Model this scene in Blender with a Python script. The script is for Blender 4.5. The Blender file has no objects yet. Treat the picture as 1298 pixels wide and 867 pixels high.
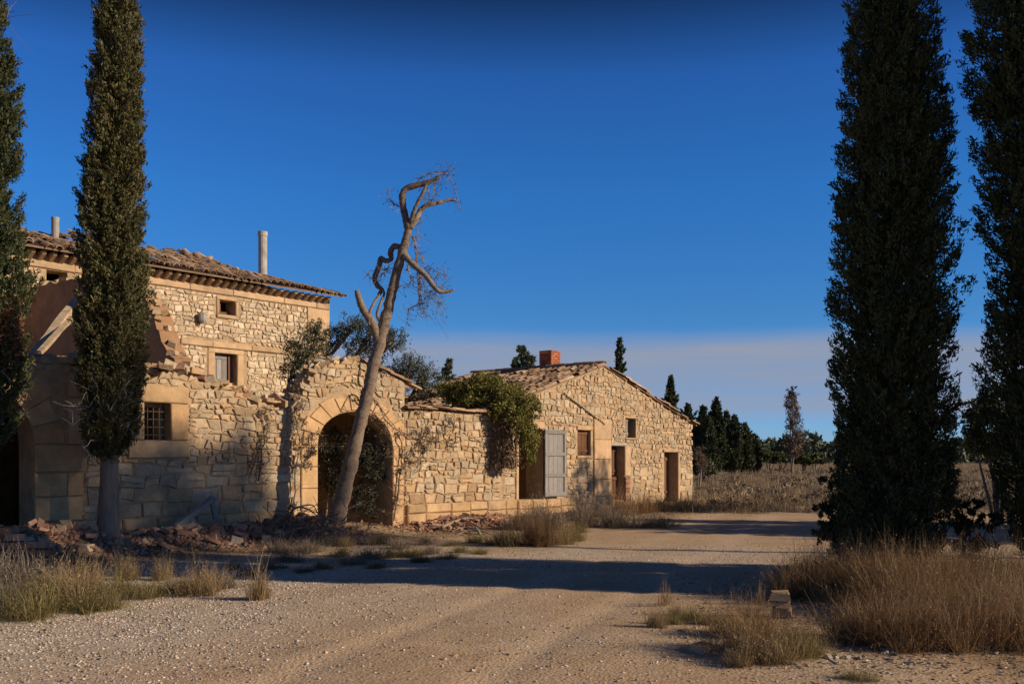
import bpy, math, random
import numpy as np
from mathutils import Vector, Matrix, Euler
from mathutils.geometry import tessellate_polygon

rng = np.random.default_rng(7)
R = random.Random(11)
scene = bpy.context.scene
COL = scene.collection

# ------------------------------------------------------------ camera, sky, sun, exposure
FPX, CX, HOR, EYE = 1262.0, 649.0, 583.0, 1.6      # focal length, centre and horizon in photo pixels, eye height in metres
cam_d = bpy.data.cameras.new('camera')
cam_d.sensor_width = 36.0
cam_d.lens = 36.0 * FPX / 1298.0
cam_d.shift_y = (HOR - 433.5) / 1298.0
cam_d.clip_start, cam_d.clip_end = 0.1, 9000
cam = bpy.data.objects.new('camera', cam_d)
COL.objects.link(cam)
cam.location = (0, 0, EYE)
cam.rotation_euler = (math.radians(90), 0, 0)
scene.camera = cam

SUN_EL = math.radians(21)
SUN_AZ = math.radians(104)                           # clockwise from +Y (the view direction)
sun_dir = Vector((math.sin(SUN_AZ) * math.cos(SUN_EL), math.cos(SUN_AZ) * math.cos(SUN_EL), math.sin(SUN_EL)))
sd = bpy.data.lights.new('sun', 'SUN')
sd.energy = 5.0
sd.angle = math.radians(0.55)
sd.color = (1.0, 0.80, 0.58)
sun = bpy.data.objects.new('sun', sd)
COL.objects.link(sun)
sun.location = (40, -10, 20)
sun.rotation_euler = (-sun_dir).to_track_quat('-Z', 'Y').to_euler()

W = bpy.data.worlds.new('World')
scene.world = W
W.use_nodes = True
wn, wl = W.node_tree.nodes, W.node_tree.links
wn.clear()
sky = wn.new('ShaderNodeTexSky')
sky.sky_type = 'NISHITA'
sky.sun_disc = False
sky.sun_elevation = SUN_EL
sky.sun_rotation = SUN_AZ
sky.altitude = 300
sky.air_density = 1.0
sky.dust_density = 0.1
sky.ozone_density = 1.5
tc = wn.new('ShaderNodeTexCoord')
sep = wn.new('ShaderNodeSeparateXYZ')
wl.new(tc.outputs['Generated'], sep.inputs[0])
# deep polarised blue: more saturation, darker with elevation, all round the sky alike
hsv = wn.new('ShaderNodeHueSaturation')
hsv.inputs['Saturation'].default_value = 1.22
hsv.inputs['Hue'].default_value = 0.502
wl.new(sky.outputs[0], hsv.inputs['Color'])
ramp = wn.new('ShaderNodeValToRGB')
rc = [(0.0, (.40, .72, 1.70)), (0.034, (.36, .68, 1.60)), (0.09, (.29, .62, 1.22)), (0.1435, (.27, .62, 1.10)), (0.255, (.24, .70, 1.24)), (0.357, (.255, .62, 1.17)), (0.42, (.125, .235, .42)), (0.6, (.13, .21, .34))]
while len(ramp.color_ramp.elements) < len(rc): ramp.color_ramp.elements.new(0.5)
for e, (p_, c_) in zip(ramp.color_ramp.elements, rc): e.position = p_
for e, (p_, c_) in zip(ramp.color_ramp.elements, rc): e.color = (c_[0] / 1.7, c_[1] / 1.7, c_[2] / 1.7, 1)
wl.new(sep.outputs['Z'], ramp.inputs[0])
mul = wn.new('ShaderNodeMixRGB'); mul.blend_type = 'MULTIPLY'; mul.inputs[0].default_value = 1
gain = wn.new('ShaderNodeMixRGB'); gain.blend_type = 'MULTIPLY'; gain.inputs[0].default_value = 1; gain.inputs[2].default_value = (1.7, 1.7, 1.7, 1)
wl.new(hsv.outputs[0], gain.inputs[1])
wl.new(gain.outputs[0], mul.inputs[1]); wl.new(ramp.outputs[0], mul.inputs[2])
# thin bank of low cloud round the horizon
mp = wn.new('ShaderNodeMapping'); mp.inputs['Scale'].default_value = (2.2, 2.2, 26)
wl.new(tc.outputs['Generated'], mp.inputs[0])
nz = wn.new('ShaderNodeTexNoise'); nz.inputs['Scale'].default_value = 1.6; nz.inputs['Detail'].default_value = 7; nz.inputs['Roughness'].default_value = 0.58
wl.new(mp.outputs[0], nz.inputs['Vector'])
mp2 = wn.new('ShaderNodeMapping'); mp2.inputs['Scale'].default_value = (1.3, 1.3, 2)
wl.new(tc.outputs['Generated'], mp2.inputs[0])
nz2 = wn.new('ShaderNodeTexNoise'); nz2.inputs['Scale'].default_value = 2.0; nz2.inputs['Detail'].default_value = 4
wl.new(mp2.outputs[0], nz2.inputs['Vector'])
el = wn.new('ShaderNodeMath'); el.operation = 'MULTIPLY_ADD'; el.inputs[1].default_value = 0.030; wl.new(nz2.outputs[0], el.inputs[0]); wl.new(sep.outputs['Z'], el.inputs[2])
cr = wn.new('ShaderNodeValToRGB')
ce = cr.color_ramp.elements
ce[0].position = 0.046; ce[0].color = (0, 0, 0, 1)
ce[1].position = 0.142; ce[1].color = (0, 0, 0, 1)
x = ce.new(0.066); x.color = (0.9, 0.9, 0.9, 1)
x = ce.new(0.122); x.color = (1, 1, 1, 1)
wl.new(el.outputs[0], cr.inputs[0])
n3 = wn.new('ShaderNodeMapRange'); n3.inputs[1].default_value = 0.30; n3.inputs[2].default_value = 0.62; n3.inputs[3].default_value = 0.60; n3.inputs[4].default_value = 1.0
wl.new(nz.outputs[0], n3.inputs[0])
cm = wn.new('ShaderNodeMath'); cm.operation = 'MULTIPLY'; wl.new(cr.outputs[0], cm.inputs[0]); wl.new(n3.outputs[0], cm.inputs[1])
cmix = wn.new('ShaderNodeMixRGB'); wl.new(cm.outputs[0], cmix.inputs[0]); wl.new(mul.outputs[0], cmix.inputs[1])
cmix.inputs[2].default_value = (2.95, 3.3, 4.25, 1)
bg = wn.new('ShaderNodeBackground'); bg.inputs[1].default_value = 0.093
wl.new(cmix.outputs[0], bg.inputs[0])
wo = wn.new('ShaderNodeOutputWorld'); wl.new(bg.outputs[0], wo.inputs[0])

scene.view_settings.view_transform = 'Standard'
scene.view_settings.look = 'None'
scene.view_settings.gamma = 1.0
scene.view_settings.exposure = 0.12
scene.view_settings.use_curve_mapping = False
scene.render.engine = 'CYCLES'
scene.cycles.max_bounces = 6
scene.cycles.diffuse_bounces = 3

# ------------------------------------------------------------ helpers
def tag(o, label=None, cat=None, group=None, kind=None):
    if label: o['label'] = label
    if cat: o['category'] = cat
    if group: o['group'] = group
    if kind: o['kind'] = kind
    return o

def empty(name, loc=(0, 0, 0), rz=0.0):
    o = bpy.data.objects.new(name, None)
    o.empty_display_size = 0.3
    o.location = loc
    o.rotation_euler = (0, 0, rz)
    COL.objects.link(o)
    return o

def link(name, me, parent=None, loc=None):
    o = bpy.data.objects.new(name, me)
    if loc is not None: o.location = loc
    COL.objects.link(o)
    if parent is not None: o.parent = parent
    return o

class MB:
    """collects polygons with a tint per piece; build() links them as one mesh object"""
    def __init__(s): s.v, s.f, s.t = [], [], []
    def add(s, V, F, tint=None):
        n = len(s.v)
        t = tint if tint is not None else (R.random(), R.random())
        s.v.extend([tuple(p) for p in V]); s.f.extend([tuple(i + n for i in q) for q in F]); s.t.extend([t] * len(V))
        return s
    def box(s, lo, hi, tint=None, M=None, jit=0.0):
        x0, y0, z0 = lo; x1, y1, z1 = hi
        V = [(x0, y0, z0), (x1, y0, z0), (x1, y1, z0), (x0, y1, z0), (x0, y0, z1), (x1, y0, z1), (x1, y1, z1), (x0, y1, z1)]
        if jit: V = [tuple(c + R.uniform(-jit, jit) for c in p) for p in V]
        if M is not None: V = [tuple(M @ Vector(p)) for p in V]
        return s.add(V, [(0, 3, 2, 1), (4, 5, 6, 7), (0, 1, 5, 4), (1, 2, 6, 5), (2, 3, 7, 6), (3, 0, 4, 7)], tint)
    def tube(s, pts, radii, k=8, tint=None, cap=True):
        pts = [Vector(p) for p in pts]
        V, F = [], []
        up = Vector((0.3, 0.9, 0.2)).normalized()
        prev = None
        for i, p in enumerate(pts):
            a = pts[max(i - 1, 0)]; b = pts[min(i + 1, len(pts) - 1)]
            d = (b - a)
            d = d.normalized() if d.length > 1e-9 else Vector((0, 0, 1))
            if prev is None:
                n = d.cross(up)
                if n.length < 1e-3: n = d.cross(Vector((1, 0, 0)))
            else:
                n = prev - d * prev.dot(d)
                if n.length < 1e-6: n = d.cross(up)
            n.normalize(); prev = n
            m = d.cross(n)
            for j in range(k):
                an = 2 * math.pi * j / k
                V.append(p + (n * math.cos(an) + m * math.sin(an)) * radii[i])
        for i in range(len(pts) - 1):
            for j in range(k):
                F.append((i * k + j, i * k + (j + 1) % k, (i + 1) * k + (j + 1) % k, (i + 1) * k + j))
        if cap:
            F.append(tuple(range(k - 1, -1, -1))); b = (len(pts) - 1) * k; F.append(tuple(range(b, b + k)))
        return s.add(V, F, tint)
    def build(s, name, mat, parent=None, smooth=False, origin=None, kind=None):
        me = bpy.data.meshes.new(name)
        V = s.v
        if origin is not None: V = [(p[0] - origin[0], p[1] - origin[1], p[2] - origin[2]) for p in V]
        me.from_pydata(V, [], s.f)
        ca = me.color_attributes.new('tint', 'FLOAT_COLOR', 'POINT')
        a = np.ones((len(V), 4), np.float32); a[:, :2] = np.array(s.t, np.float32).reshape(-1, 2)
        ca.data.foreach_set('color', a.ravel())
        if smooth: me.polygons.foreach_set('use_smooth', [True] * len(me.polygons))
        me.materials.append(mat)
        o = link(name, me, parent, origin)
        if kind: o['kind'] = kind
        return o

def np_mesh(name, V, F, mat, tint=None, parent=None, loc=None, smooth=False, kind=None):
    """V (n,3), F (m,k) with the same k for every face"""
    me = bpy.data.meshes.new(name)
    n, m, k = len(V), len(F), F.shape[1]
    me.vertices.add(n); me.vertices.foreach_set('co', np.ascontiguousarray(V, np.float32).ravel())
    me.loops.add(m * k); me.loops.foreach_set('vertex_index', np.ascontiguousarray(F, np.int32).ravel())
    me.polygons.add(m); me.polygons.foreach_set('loop_start', np.arange(0, m * k, k, dtype=np.int32))
    if smooth: me.polygons.foreach_set('use_smooth', np.ones(m, bool))
    me.update(calc_edges=True)
    ca = me.color_attributes.new('tint', 'FLOAT_COLOR', 'POINT')
    a = np.ones((n, 4), np.float32)
    if tint is not None: a[:, :tint.shape[1]] = tint
    ca.data.foreach_set('color', a.ravel())
    me.materials.append(mat)
    o = link(name, me, parent, loc)
    if kind: o['kind'] = kind
    return o

def vnoise(x, y, seed=0):
    """smooth value noise, vectorised"""
    x = np.asarray(x, float); y = np.asarray(y, float)
    xi, yi = np.floor(x).astype(np.int64), np.floor(y).astype(np.int64)
    fx, fy = x - xi, y - yi
    fx, fy = fx * fx * (3 - 2 * fx), fy * fy * (3 - 2 * fy)
    def h(a, b):
        n = (a * 374761393 + b * 668265263 + seed * 974711) & 0xffffffff
        n = ((n ^ (n >> 13)) * 1274126177) & 0xffffffff
        return ((n ^ (n >> 16)) & 0xffff) / 65535.0
    return (h(xi, yi) * (1 - fx) + h(xi + 1, yi) * fx) * (1 - fy) + (h(xi, yi + 1) * (1 - fx) + h(xi + 1, yi + 1) * fx) * fy

# facade frame: u along the wall (away from the camera), w behind it, z up
O2 = np.array([-2.862, 23.76]); DU = np.array([0.640, 0.7685]); DW = np.array([-0.7685, 0.640])
ANG = math.atan2(DU[1], DU[0])
def world(u, w, z=0.0):
    p = O2 + u * DU + w * DW
    return (p[0], p[1], z)
def uw(X, Y):
    X = np.asarray(X, float) - O2[0]; Y = np.asarray(Y, float) - O2[1]
    return X * DU[0] + Y * DU[1], X * DW[0] + Y * DW[1]
def P(x, y, w=0.0):
    """photo pixel -> (u, z) on the vertical plane w behind the facade"""
    rx = (x - CX) / FPX
    A = np.array([[rx, -DU[0]], [1, -DU[1]]])
    r = np.linalg.solve(A, O2 + w * DW)
    return float(r[1]), float(EYE + (HOR - y) / FPX * r[0])
def at(x, y, D):
    """photo pixel at depth D -> world"""
    return Vector(((x - CX) / FPX * D, D, EYE + (HOR - y) / FPX * D))

def gz(X, Y):
    """terrain height"""
    X = np.asarray(X, float); Y = np.asarray(Y, float)
    u, w = uw(X, Y)
    z = 0.05 * (vnoise(X * .35, Y * .35, 3) - .5) + 0.02 * (vnoise(X * 1.3, Y * 1.3, 5) - .5)
    z = z + 0.22 / (1 + np.exp(-(u - 7) / 2.0)) * np.exp(-np.clip(-w - 1, 0, 40) / 9.0) * (Y < 300)
    # rubble banked up against the ruined wall and beside the gateway
    lump = 0.6 + 0.8 * vnoise(u * 1.1, w * 1.3, 9)
    z = z + 0.36 * np.exp(-((w + .85) / .75) ** 2) * lump / (1 + np.exp((u + 2.6) / .35))
    z = z + 0.16 * np.exp(-((w + .9) / .8) ** 2) * lump * np.exp(-((u - 1.9) / 1.5) ** 2)
    z = z + 0.20 * np.exp(-((w + 1.3) / .9) ** 2 - ((u + 1.9) / .9) ** 2)
    # dry verge under the cypresses on the right
    z = z + 0.12 * np.exp(-((X - 5.8) / 2.2) ** 2 - ((Y - 11.3) / 2.0) ** 2)
    # wheel ruts
    s = (X + 1.1) - 0.36 * (Y - 9.0)
    rut = np.exp(-(s / .16) ** 2) + np.exp(-((s - 1.55) / .16) ** 2)
    z = z - 0.018 * rut * (Y < 16) * (Y > 3)
    z = z + np.clip(Y - 150, 0, 1e9) * 0.004 * (Y < 1500)
    return z
def gz1(X, Y): return float(gz(np.array([X]), np.array([Y]))[0])
def G(x, y):
    """photo pixel -> point of the ground"""
    rx = (x - CX) / FPX; ry = (HOR - y) / FPX
    D = EYE / max(-ry, 1e-4)
    for _ in range(25):
        D = 0.5 * D + 0.5 * (EYE - gz1(rx * D, D)) / max(-ry, 1e-4)
    return Vector((rx * D, D, gz1(rx * D, D)))

# ------------------------------------------------------------ materials
def material(name, A, B, Cc=None, rough=0.9, nscale=3.0, patch=0.35, pscale=0.9, bump=0.25, bscale=18.0, bright=(0.70, 0.6), bdist=0.02, spec=0.2, stretch=None, coord='Object'):
    m = bpy.data.materials.new(name); m.use_nodes = True
    n, l = m.node_tree.nodes, m.node_tree.links
    bs = n['Principled BSDF']; bs.inputs['Roughness'].default_value = rough
    bs.inputs['Specular IOR Level'].default_value = spec
    at_ = n.new('ShaderNodeAttribute'); at_.attribute_name = 'tint'
    sp = n.new('ShaderNodeSeparateColor'); l.new(at_.outputs['Color'], sp.inputs[0])
    ge = n.new('ShaderNodeNewGeometry')
    vec = ge.outputs['Position']
    if stretch:
        t = n.new('ShaderNodeTexCoord'); mp = n.new('ShaderNodeMapping'); mp.inputs['Scale'].default_value = stretch
        l.new(t.outputs['Object'], mp.inputs[0]); vec = mp.outputs[0]
    mix = n.new('ShaderNodeMixRGB'); mix.inputs[1].default_value = (*A, 1); mix.inputs[2].default_value = (*B, 1); l.new(sp.outputs[1], mix.inputs[0])
    col = mix.outputs[0]
    if Cc:
        pn = n.new('ShaderNodeTexNoise'); pn.inputs['Scale'].default_value = pscale; pn.inputs['Detail'].default_value = 6; pn.inputs['Roughness'].default_value = .65; l.new(vec, pn.inputs['Vector'])
        mr = n.new('ShaderNodeMapRange'); mr.inputs[1].default_value = .50; mr.inputs[2].default_value = .68; mr.inputs[4].default_value = patch; l.new(pn.outputs[0], mr.inputs[0])
        m2 = n.new('ShaderNodeMixRGB'); l.new(mr.outputs[0], m2.inputs[0]); l.new(col, m2.inputs[1]); m2.inputs[2].default_value = (*Cc, 1); col = m2.outputs[0]
    nn = n.new('ShaderNodeTexNoise'); nn.inputs['Scale'].default_value = nscale; nn.inputs['Detail'].default_value = 8; nn.inputs['Roughness'].default_value = .7; l.new(vec, nn.inputs['Vector'])
    r1 = n.new('ShaderNodeMapRange'); r1.inputs[1].default_value = .25; r1.inputs[2].default_value = .75; r1.inputs[3].default_value = .62; r1.inputs[4].default_value = 1.28; l.new(nn.outputs[0], r1.inputs[0])
    r2 = n.new('ShaderNodeMath'); r2.operation = 'MULTIPLY_ADD'; r2.inputs[1].default_value = bright[1]; r2.inputs[2].default_value = bright[0]; l.new(sp.outputs[0], r2.inputs[0])
    r3 = n.new('ShaderNodeMath'); r3.operation = 'MULTIPLY'; l.new(r1.outputs[0], r3.inputs[0]); l.new(r2.outputs[0], r3.inputs[1])
    mu = n.new('ShaderNodeMixRGB'); mu.blend_type = 'MULTIPLY'; mu.inputs[0].default_value = 1; l.new(col, mu.inputs[1]); l.new(r3.outputs[0], mu.inputs[2])
    l.new(mu.outputs[0], bs.inputs['Base Color'])
    if bump:
        bn = n.new('ShaderNodeTexNoise'); bn.inputs['Scale'].default_value = bscale; bn.inputs['Detail'].default_value = 6; bn.inputs['Roughness'].default_value = .7; l.new(vec, bn.inputs['Vector'])
        bp = n.new('ShaderNodeBump'); bp.inputs['Strength'].default_value = bump; bp.inputs['Distance'].default_value = bdist; l.new(bn.outputs[0], bp.inputs['Height']); l.new(bp.outputs[0], bs.inputs['Normal'])
    return m

def leaf_material(name, A, B, trans=0.25, bright=(0.55, 0.9), rough=0.6):
    m = bpy.data.materials.new(name); m.use_nodes = True
    n, l = m.node_tree.nodes, m.node_tree.links
    n.clear()
    at_ = n.new('ShaderNodeAttribute'); at_.attribute_name = 'tint'
    sp = n.new('ShaderNodeSeparateColor'); l.new(at_.outputs['Color'], sp.inputs[0])
    mix = n.new('ShaderNodeMixRGB'); mix.inputs[1].default_value = (*A, 1); mix.inputs[2].default_value = (*B, 1); l.new(sp.outputs[1], mix.inputs[0])
    r2 = n.new('ShaderNodeMath'); r2.operation = 'MULTIPLY_ADD'; r2.inputs[1].default_value = bright[1]; r2.inputs[2].default_value = bright[0]; l.new(sp.outputs[0], r2.inputs[0])
    mu = n.new('ShaderNodeMixRGB'); mu.blend_type = 'MULTIPLY'; mu.inputs[0].default_value = 1; l.new(mix.outputs[0], mu.inputs[1]); l.new(r2.outputs[0], mu.inputs[2])
    bs = n.new('ShaderNodeBsdfPrincipled'); bs.inputs['Roughness'].default_value = rough; bs.inputs['Specular IOR Level'].default_value = .25
    l.new(mu.outputs[0], bs.inputs['Base Color'])
    tr = n.new('ShaderNodeBsdfTranslucent'); l.new(mu.outputs[0], tr.inputs[0])
    ms = n.new('ShaderNodeMixShader'); ms.inputs[0].default_value = trans
    l.new(bs.outputs[0], ms.inputs[1]); l.new(tr.outputs[0], ms.inputs[2])
    o = n.new('ShaderNodeOutputMaterial'); l.new(ms.outputs[0], o.inputs[0])
    return m

M = {}
M['stone'] = material('limestone', (.52, .345, .185), (.50, .41, .285), (.36, .30, .22), nscale=7, patch=.6, pscale=1.6, bump=.9, bscale=16, bdist=.03, bright=(.72, .40))
M['stone_pale'] = material('pale_limestone', (.58, .44, .28), (.60, .50, .36), (.42, .34, .24), nscale=6, patch=.45, pscale=1.1, bump=.7, bscale=14, bdist=.03, bright=(.74, .45))
M['ashlar'] = material('dressed_sandstone', (.50, .31, .15), (.52, .36, .20), (.36, .25, .15), nscale=3.5, patch=.5, pscale=1.3, bump=.55, bscale=20, bright=(.80, .32))
M['arch_stone'] = material('smooth_sandstone', (.54, .35, .18), (.55, .37, .20), (.44, .31, .185), nscale=2.5, patch=.5, pscale=1.3, bump=.4, bscale=18, bright=(.92, .14))
M['mortar'] = material('lime_mortar', (.47, .33, .19), (.49, .36, .22), (.30, .215, .135), nscale=5, patch=.6, pscale=2.2, bump=.9, bscale=22, bdist=.03, bright=(.8, .3))
M['plaster'] = material('old_plaster', (.50, .335, .19), (.52, .37, .22), (.40, .28, .17), nscale=2.4, patch=.55, pscale=.8, bump=.35, bscale=12, bright=(.85, .25))
M['mud'] = material('earth_plaster', (.36, .205, .11), (.38, .23, .13), (.27, .17, .10), nscale=2.0, patch=.6, pscale=1.2, bump=.6, bscale=9, bright=(.85, .25))
M['tile'] = material('clay_tile', (.34, .20, .115), (.42, .31, .20), (.21, .16, .115), nscale=7, patch=.65, pscale=2.5, bump=.4, bscale=30, bright=(.55, .8))
M['roof_deck'] = material('roof_deck', (.20, .13, .085), (.22, .15, .1), nscale=6, bump=.4)
M['brick'] = material('red_brick', (.29, .135, .085), (.36, .22, .145), (.34, .27, .20), nscale=9, patch=.75, pscale=6, bump=.5, bscale=40, bright=(.6, .7))
M['brick_orange'] = material('orange_brick', (.40, .13, .06), (.44, .17, .085), nscale=9, bump=.4, bscale=40, bright=(.75, .4))
M['wood_grey'] = material('weathered_grey_wood', (.28, .265, .245), (.33, .31, .285), (.17, .155, .14), nscale=5, patch=.5, pscale=3, bump=.35, bscale=10, bright=(.75, .4), stretch=(14, 14, 1.5))
M['wood_brown'] = material('brown_wood', (.16, .075, .04), (.20, .10, .055), (.10, .06, .04), nscale=5, patch=.5, pscale=3, bump=.3, bscale=10, bright=(.75, .5), stretch=(14, 14, 1.5))
M['wood_pale'] = material('bleached_timber', (.46, .34, .22), (.52, .41, .28), (.30, .22, .15), nscale=5, patch=.5, pscale=3, bump=.35, bscale=10, bright=(.75, .4))
M['bark'] = material('grey_bark', (.20, .16, .125), (.25, .21, .17), (.13, .11, .09), nscale=5, patch=.6, pscale=3, bump=.8, bscale=9, bdist=.03, bright=(.75, .4), stretch=(9, 9, 1.2))
M['dead_bark'] = material('dead_bleached_bark', (.25, .185, .135), (.33, .265, .20), (.11, .08, .06), nscale=22, patch=.9, pscale=13, bump=1.0, bscale=30, bdist=.02, bright=(.7, .5))
M['twig'] = material('dry_twig', (.19, .14, .10), (.30, .24, .18), nscale=6, bump=.3, bright=(.6, .7))
M['iron'] = material('rusty_iron', (.06, .045, .035), (.10, .06, .04), nscale=9, bump=.3, rough=.7, spec=.4)
M['cement'] = material('cement_pipe', (.36, .34, .30), (.40, .37, .33), (.24, .22, .19), nscale=4, patch=.5, pscale=2.5, bump=.3, bright=(.8, .3))
M['dark'] = material('shade_dark_plaster', (.035, .026, .02), (.045, .032, .024), nscale=3, bump=.3)  # near-black: the shade inside rooms and gate passage is put into the colour
M['cypress'] = leaf_material('cypress_needles', (.030, .050, .018), (.085, .088, .036), trans=.12)
M['cypress_lit'] = leaf_material('cypress_needles_olive_lit', (.048, .060, .022), (.16, .135, .055), trans=.16)  # olive copy of the cypress needles, sunlight put into its lighter colour
M['dead_leaf'] = leaf_material('dead_brown_foliage', (.13, .065, .035), (.22, .12, .07), trans=.2)
M['olive'] = leaf_material('olive_leaves', (.050, .062, .034), (.135, .140, .085), trans=.18)
M['olive_shaded'] = leaf_material('shaded_shrub_leaves', (.030, .034, .022), (.085, .085, .058), trans=.1)  # darker olive copy; the shade of the arch is put into the leaf colour
M['heath'] = leaf_material('dark_heath', (.12, .09, .06), (.24, .18, .115), trans=.2)
M['ivy'] = leaf_material('ivy_leaves', (.075, .095, .022), (.34, .30, .08), trans=.3)
M['ivy_dry'] = leaf_material('dry_creeper', (.10, .065, .04), (.20, .14, .09), trans=.15)
M['pine'] = leaf_material('pine_needles', (.032, .052, .024), (.090, .100, .048), trans=.15)
M['hazy_pine'] = leaf_material('haze_pale_pine_needles', (.050, .075, .045), (.110, .120, .070), trans=.15)  # lighter pine copy; distance haze is put into the needle colour
M['bush'] = leaf_material('green_bush_leaves', (.055, .075, .025), (.13, .13, .05), trans=.2)
M['purple'] = leaf_material('sparse_russet_leaves', (.10, .065, .045), (.17, .12, .08), trans=.15)
M['grass'] = leaf_material('dry_grass', (.25, .17, .08), (.44, .33, .18), trans=.28, bright=(.5, .9))
M['grass_rust'] = leaf_material('rusty_dry_grass', (.21, .12, .055), (.38, .25, .125), trans=.28, bright=(.5, .9))
M['grass_green'] = leaf_material('green_dry_grass', (.11, .105, .038), (.34, .27, .115), trans=.28, bright=(.5, .9))
M['scrub'] = leaf_material('grey_scrub', (.17, .135, .10), (.31, .255, .19), trans=.22, bright=(.5, .9))
M['gravel'] = material('gravel_stones', (.42, .33, .25), (.56, .49, .41), nscale=12, bump=0, bright=(.40, 1.0))
M['litter'] = material('pale_litter', (.36, .31, .26), (.44, .40, .36), nscale=9, bump=.3)

# ------------------------------------------------------------ ground
def axis(lo, hi, step, far_lo, far_hi):
    a = list(np.arange(lo, hi + 1e-6, step)); s = step; x = a[-1]
    while x < far_hi: s *= 1.16; x += s; a.append(x)
    s = step; x = lo; pre = []
    while x > far_lo: s *= 1.16; x -= s; pre.append(x)
    return np.array(pre[::-1] + a)
gx, gy = axis(-13, 13, .13, -5000, 5000), axis(5.5, 40, .13, -400, 7000)
GX, GY = np.meshgrid(gx, gy)
GZ = gz(GX, GY)
near = (np.abs(GX) < 16) & (GY < 45)
GZ = GZ + near * 0.012 * (vnoise(GX * 5, GY * 5, 21) - .5)
nx, ny = len(gx), len(gy)
V = np.stack([GX.ravel(), GY.ravel(), GZ.ravel()], 1)
i = (np.arange(ny - 1)[:, None] * nx + np.arange(nx - 1)[None]).ravel()
Fq = np.stack([i, i + 1, i + nx + 1, i + nx], 1)
U_, W_ = uw(V[:, 0], V[:, 1])
s_ = (V[:, 0] + 1.1) - .36 * (V[:, 1] - 9)
# how much grey gravel (r) and how much soil with dead grass (g) covers the ground
grav = np.clip(1.2 - np.abs(V[:, 0] + 5.2 - .25 * (V[:, 1] - 9)) / 3.6, 0, 1) * (V[:, 1] < 16)
grav = np.maximum(grav, np.clip(1 - np.abs(V[:, 1] - 16.5) / 2.5, 0, 1) * .8 * (V[:, 0] > -3))
grav = np.clip(grav + .7 * (vnoise(V[:, 0] * .8, V[:, 1] * .8, 31) - .5), 0, 1)
soil = np.clip(1 - (-W_ - 2.6) / 1.3, 0, 1) * (W_ < 20)
soil = np.maximum(soil, np.clip((V[:, 0] - 3.2 - .1 * (V[:, 1] - 9)) / 1.0, 0, 1) * (V[:, 1] < 14.5))
soil = np.maximum(soil, np.clip((V[:, 1] - 27) / 3, 0, 1))
soil = np.clip(soil + .5 * (vnoise(V[:, 0] * 1.1, V[:, 1] * 1.1, 33) - .5), 0, 1)
rutv = np.exp(-(s_ / .3) ** 2) + np.exp(-((s_ - 1.55) / .3) ** 2)
tint = np.stack([grav, soil, np.clip(rutv, 0, 1)], 1)

gm = bpy.data.materials.new('gravel_track_ground'); gm.use_nodes = True
n, l = gm.node_tree.nodes, gm.node_tree.links
bs = n['Principled BSDF']; bs.inputs['Roughness'].default_value = .95; bs.inputs['Specular IOR Level'].default_value = .1
ge = n.new('ShaderNodeNewGeometry'); pos = ge.outputs['Position']
at_ = n.new('ShaderNodeAttribute'); at_.attribute_name = 'tint'
sp = n.new('ShaderNodeSeparateColor'); l.new(at_.outputs['Color'], sp.inputs[0])
def noise(scale, det=6, ro=.65):
    t = n.new('ShaderNodeTexNoise'); t.inputs['Scale'].default_value = scale; t.inputs['Detail'].default_value = det; t.inputs['Roughness'].default_value = ro
    l.new(pos, t.inputs['Vector']); return t.outputs[0]
def rng_(v, a, b, c, d):
    t = n.new('ShaderNodeMapRange'); t.inputs[1].default_value = a; t.inputs[2].default_value = b; t.inputs[3].default_value = c; t.inputs[4].default_value = d
    l.new(v, t.inputs[0]); return t.outputs[0]
def mixc(f, a, b, mode='MIX'):
    t = n.new('ShaderNodeMixRGB'); t.blend_type = mode
    for k, v in ((0, f), (1, a), (2, b)):
        if isinstance(v, tuple): t.inputs[k].default_value = (*v, 1)
        elif isinstance(v, (int, float)): t.inputs[k].default_value = v
        else: l.new(v, t.inputs[k])
    return t.outputs[0]
vo = n.new('ShaderNodeTexVoronoi'); vo.inputs['Scale'].default_value = 34; l.new(pos, vo.inputs['Vector'])
vb = n.new('ShaderNodeSeparateColor'); l.new(vo.outputs['Color'], vb.inputs[0])
dirt = mixc(rng_(noise(1.1), .35, .65, 0, 1), (.44, .295, .165), (.54, .385, .23))
dirt = mixc(rng_(noise(9), .5, .75, 0, .5), dirt, (.34, .23, .145))
grv = mixc(vb.outputs[0], (.38, .305, .225), (.66, .55, .42))
grv = mixc(rng_(vb.outputs[1], .9, 1, 0, 1), grv, (.72, .68, .62))
gmask = rng_(noise(16, 4), .30, .62, -.45, .45)
ga = n.new('ShaderNodeMath'); ga.operation = 'ADD'; ga.use_clamp = True; l.new(sp.outputs[0], ga.inputs[0]); l.new(gmask, ga.inputs[1])
c = mixc(ga.outputs[0], dirt, grv)
c = mixc(rng_(sp.outputs[2], 0, 1, 0, .45), c, (.60, .46, .32))
sa = n.new('ShaderNodeMath'); sa.operation = 'MULTIPLY'; l.new(sp.outputs[1], sa.inputs[0]); l.new(rng_(noise(3.5), .3, .6, .3, 1), sa.inputs[1])
so = mixc(rng_(noise(5), .35, .65, 0, 1), (.22, .145, .085), (.35, .25, .15))
c = mixc(sa.outputs[0], c, so)
c = mixc(1.0, c, rng_(noise(38, 3), .3, .7, .72, 1.25), 'MULTIPLY')
l.new(c, bs.inputs['Base Color'])
hb = n.new('ShaderNodeMath'); hb.operation = 'MULTIPLY_ADD'; l.new(noise(22, 6, .75), hb.inputs[0]); hb.inputs[1].default_value = 1.4
vi = n.new('ShaderNodeMath'); vi.operation = 'MULTIPLY'; vi.inputs[1].default_value = -1.0; l.new(vo.outputs['Distance'], vi.inputs[0])
l.new(vi.outputs[0], hb.inputs[2])
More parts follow.
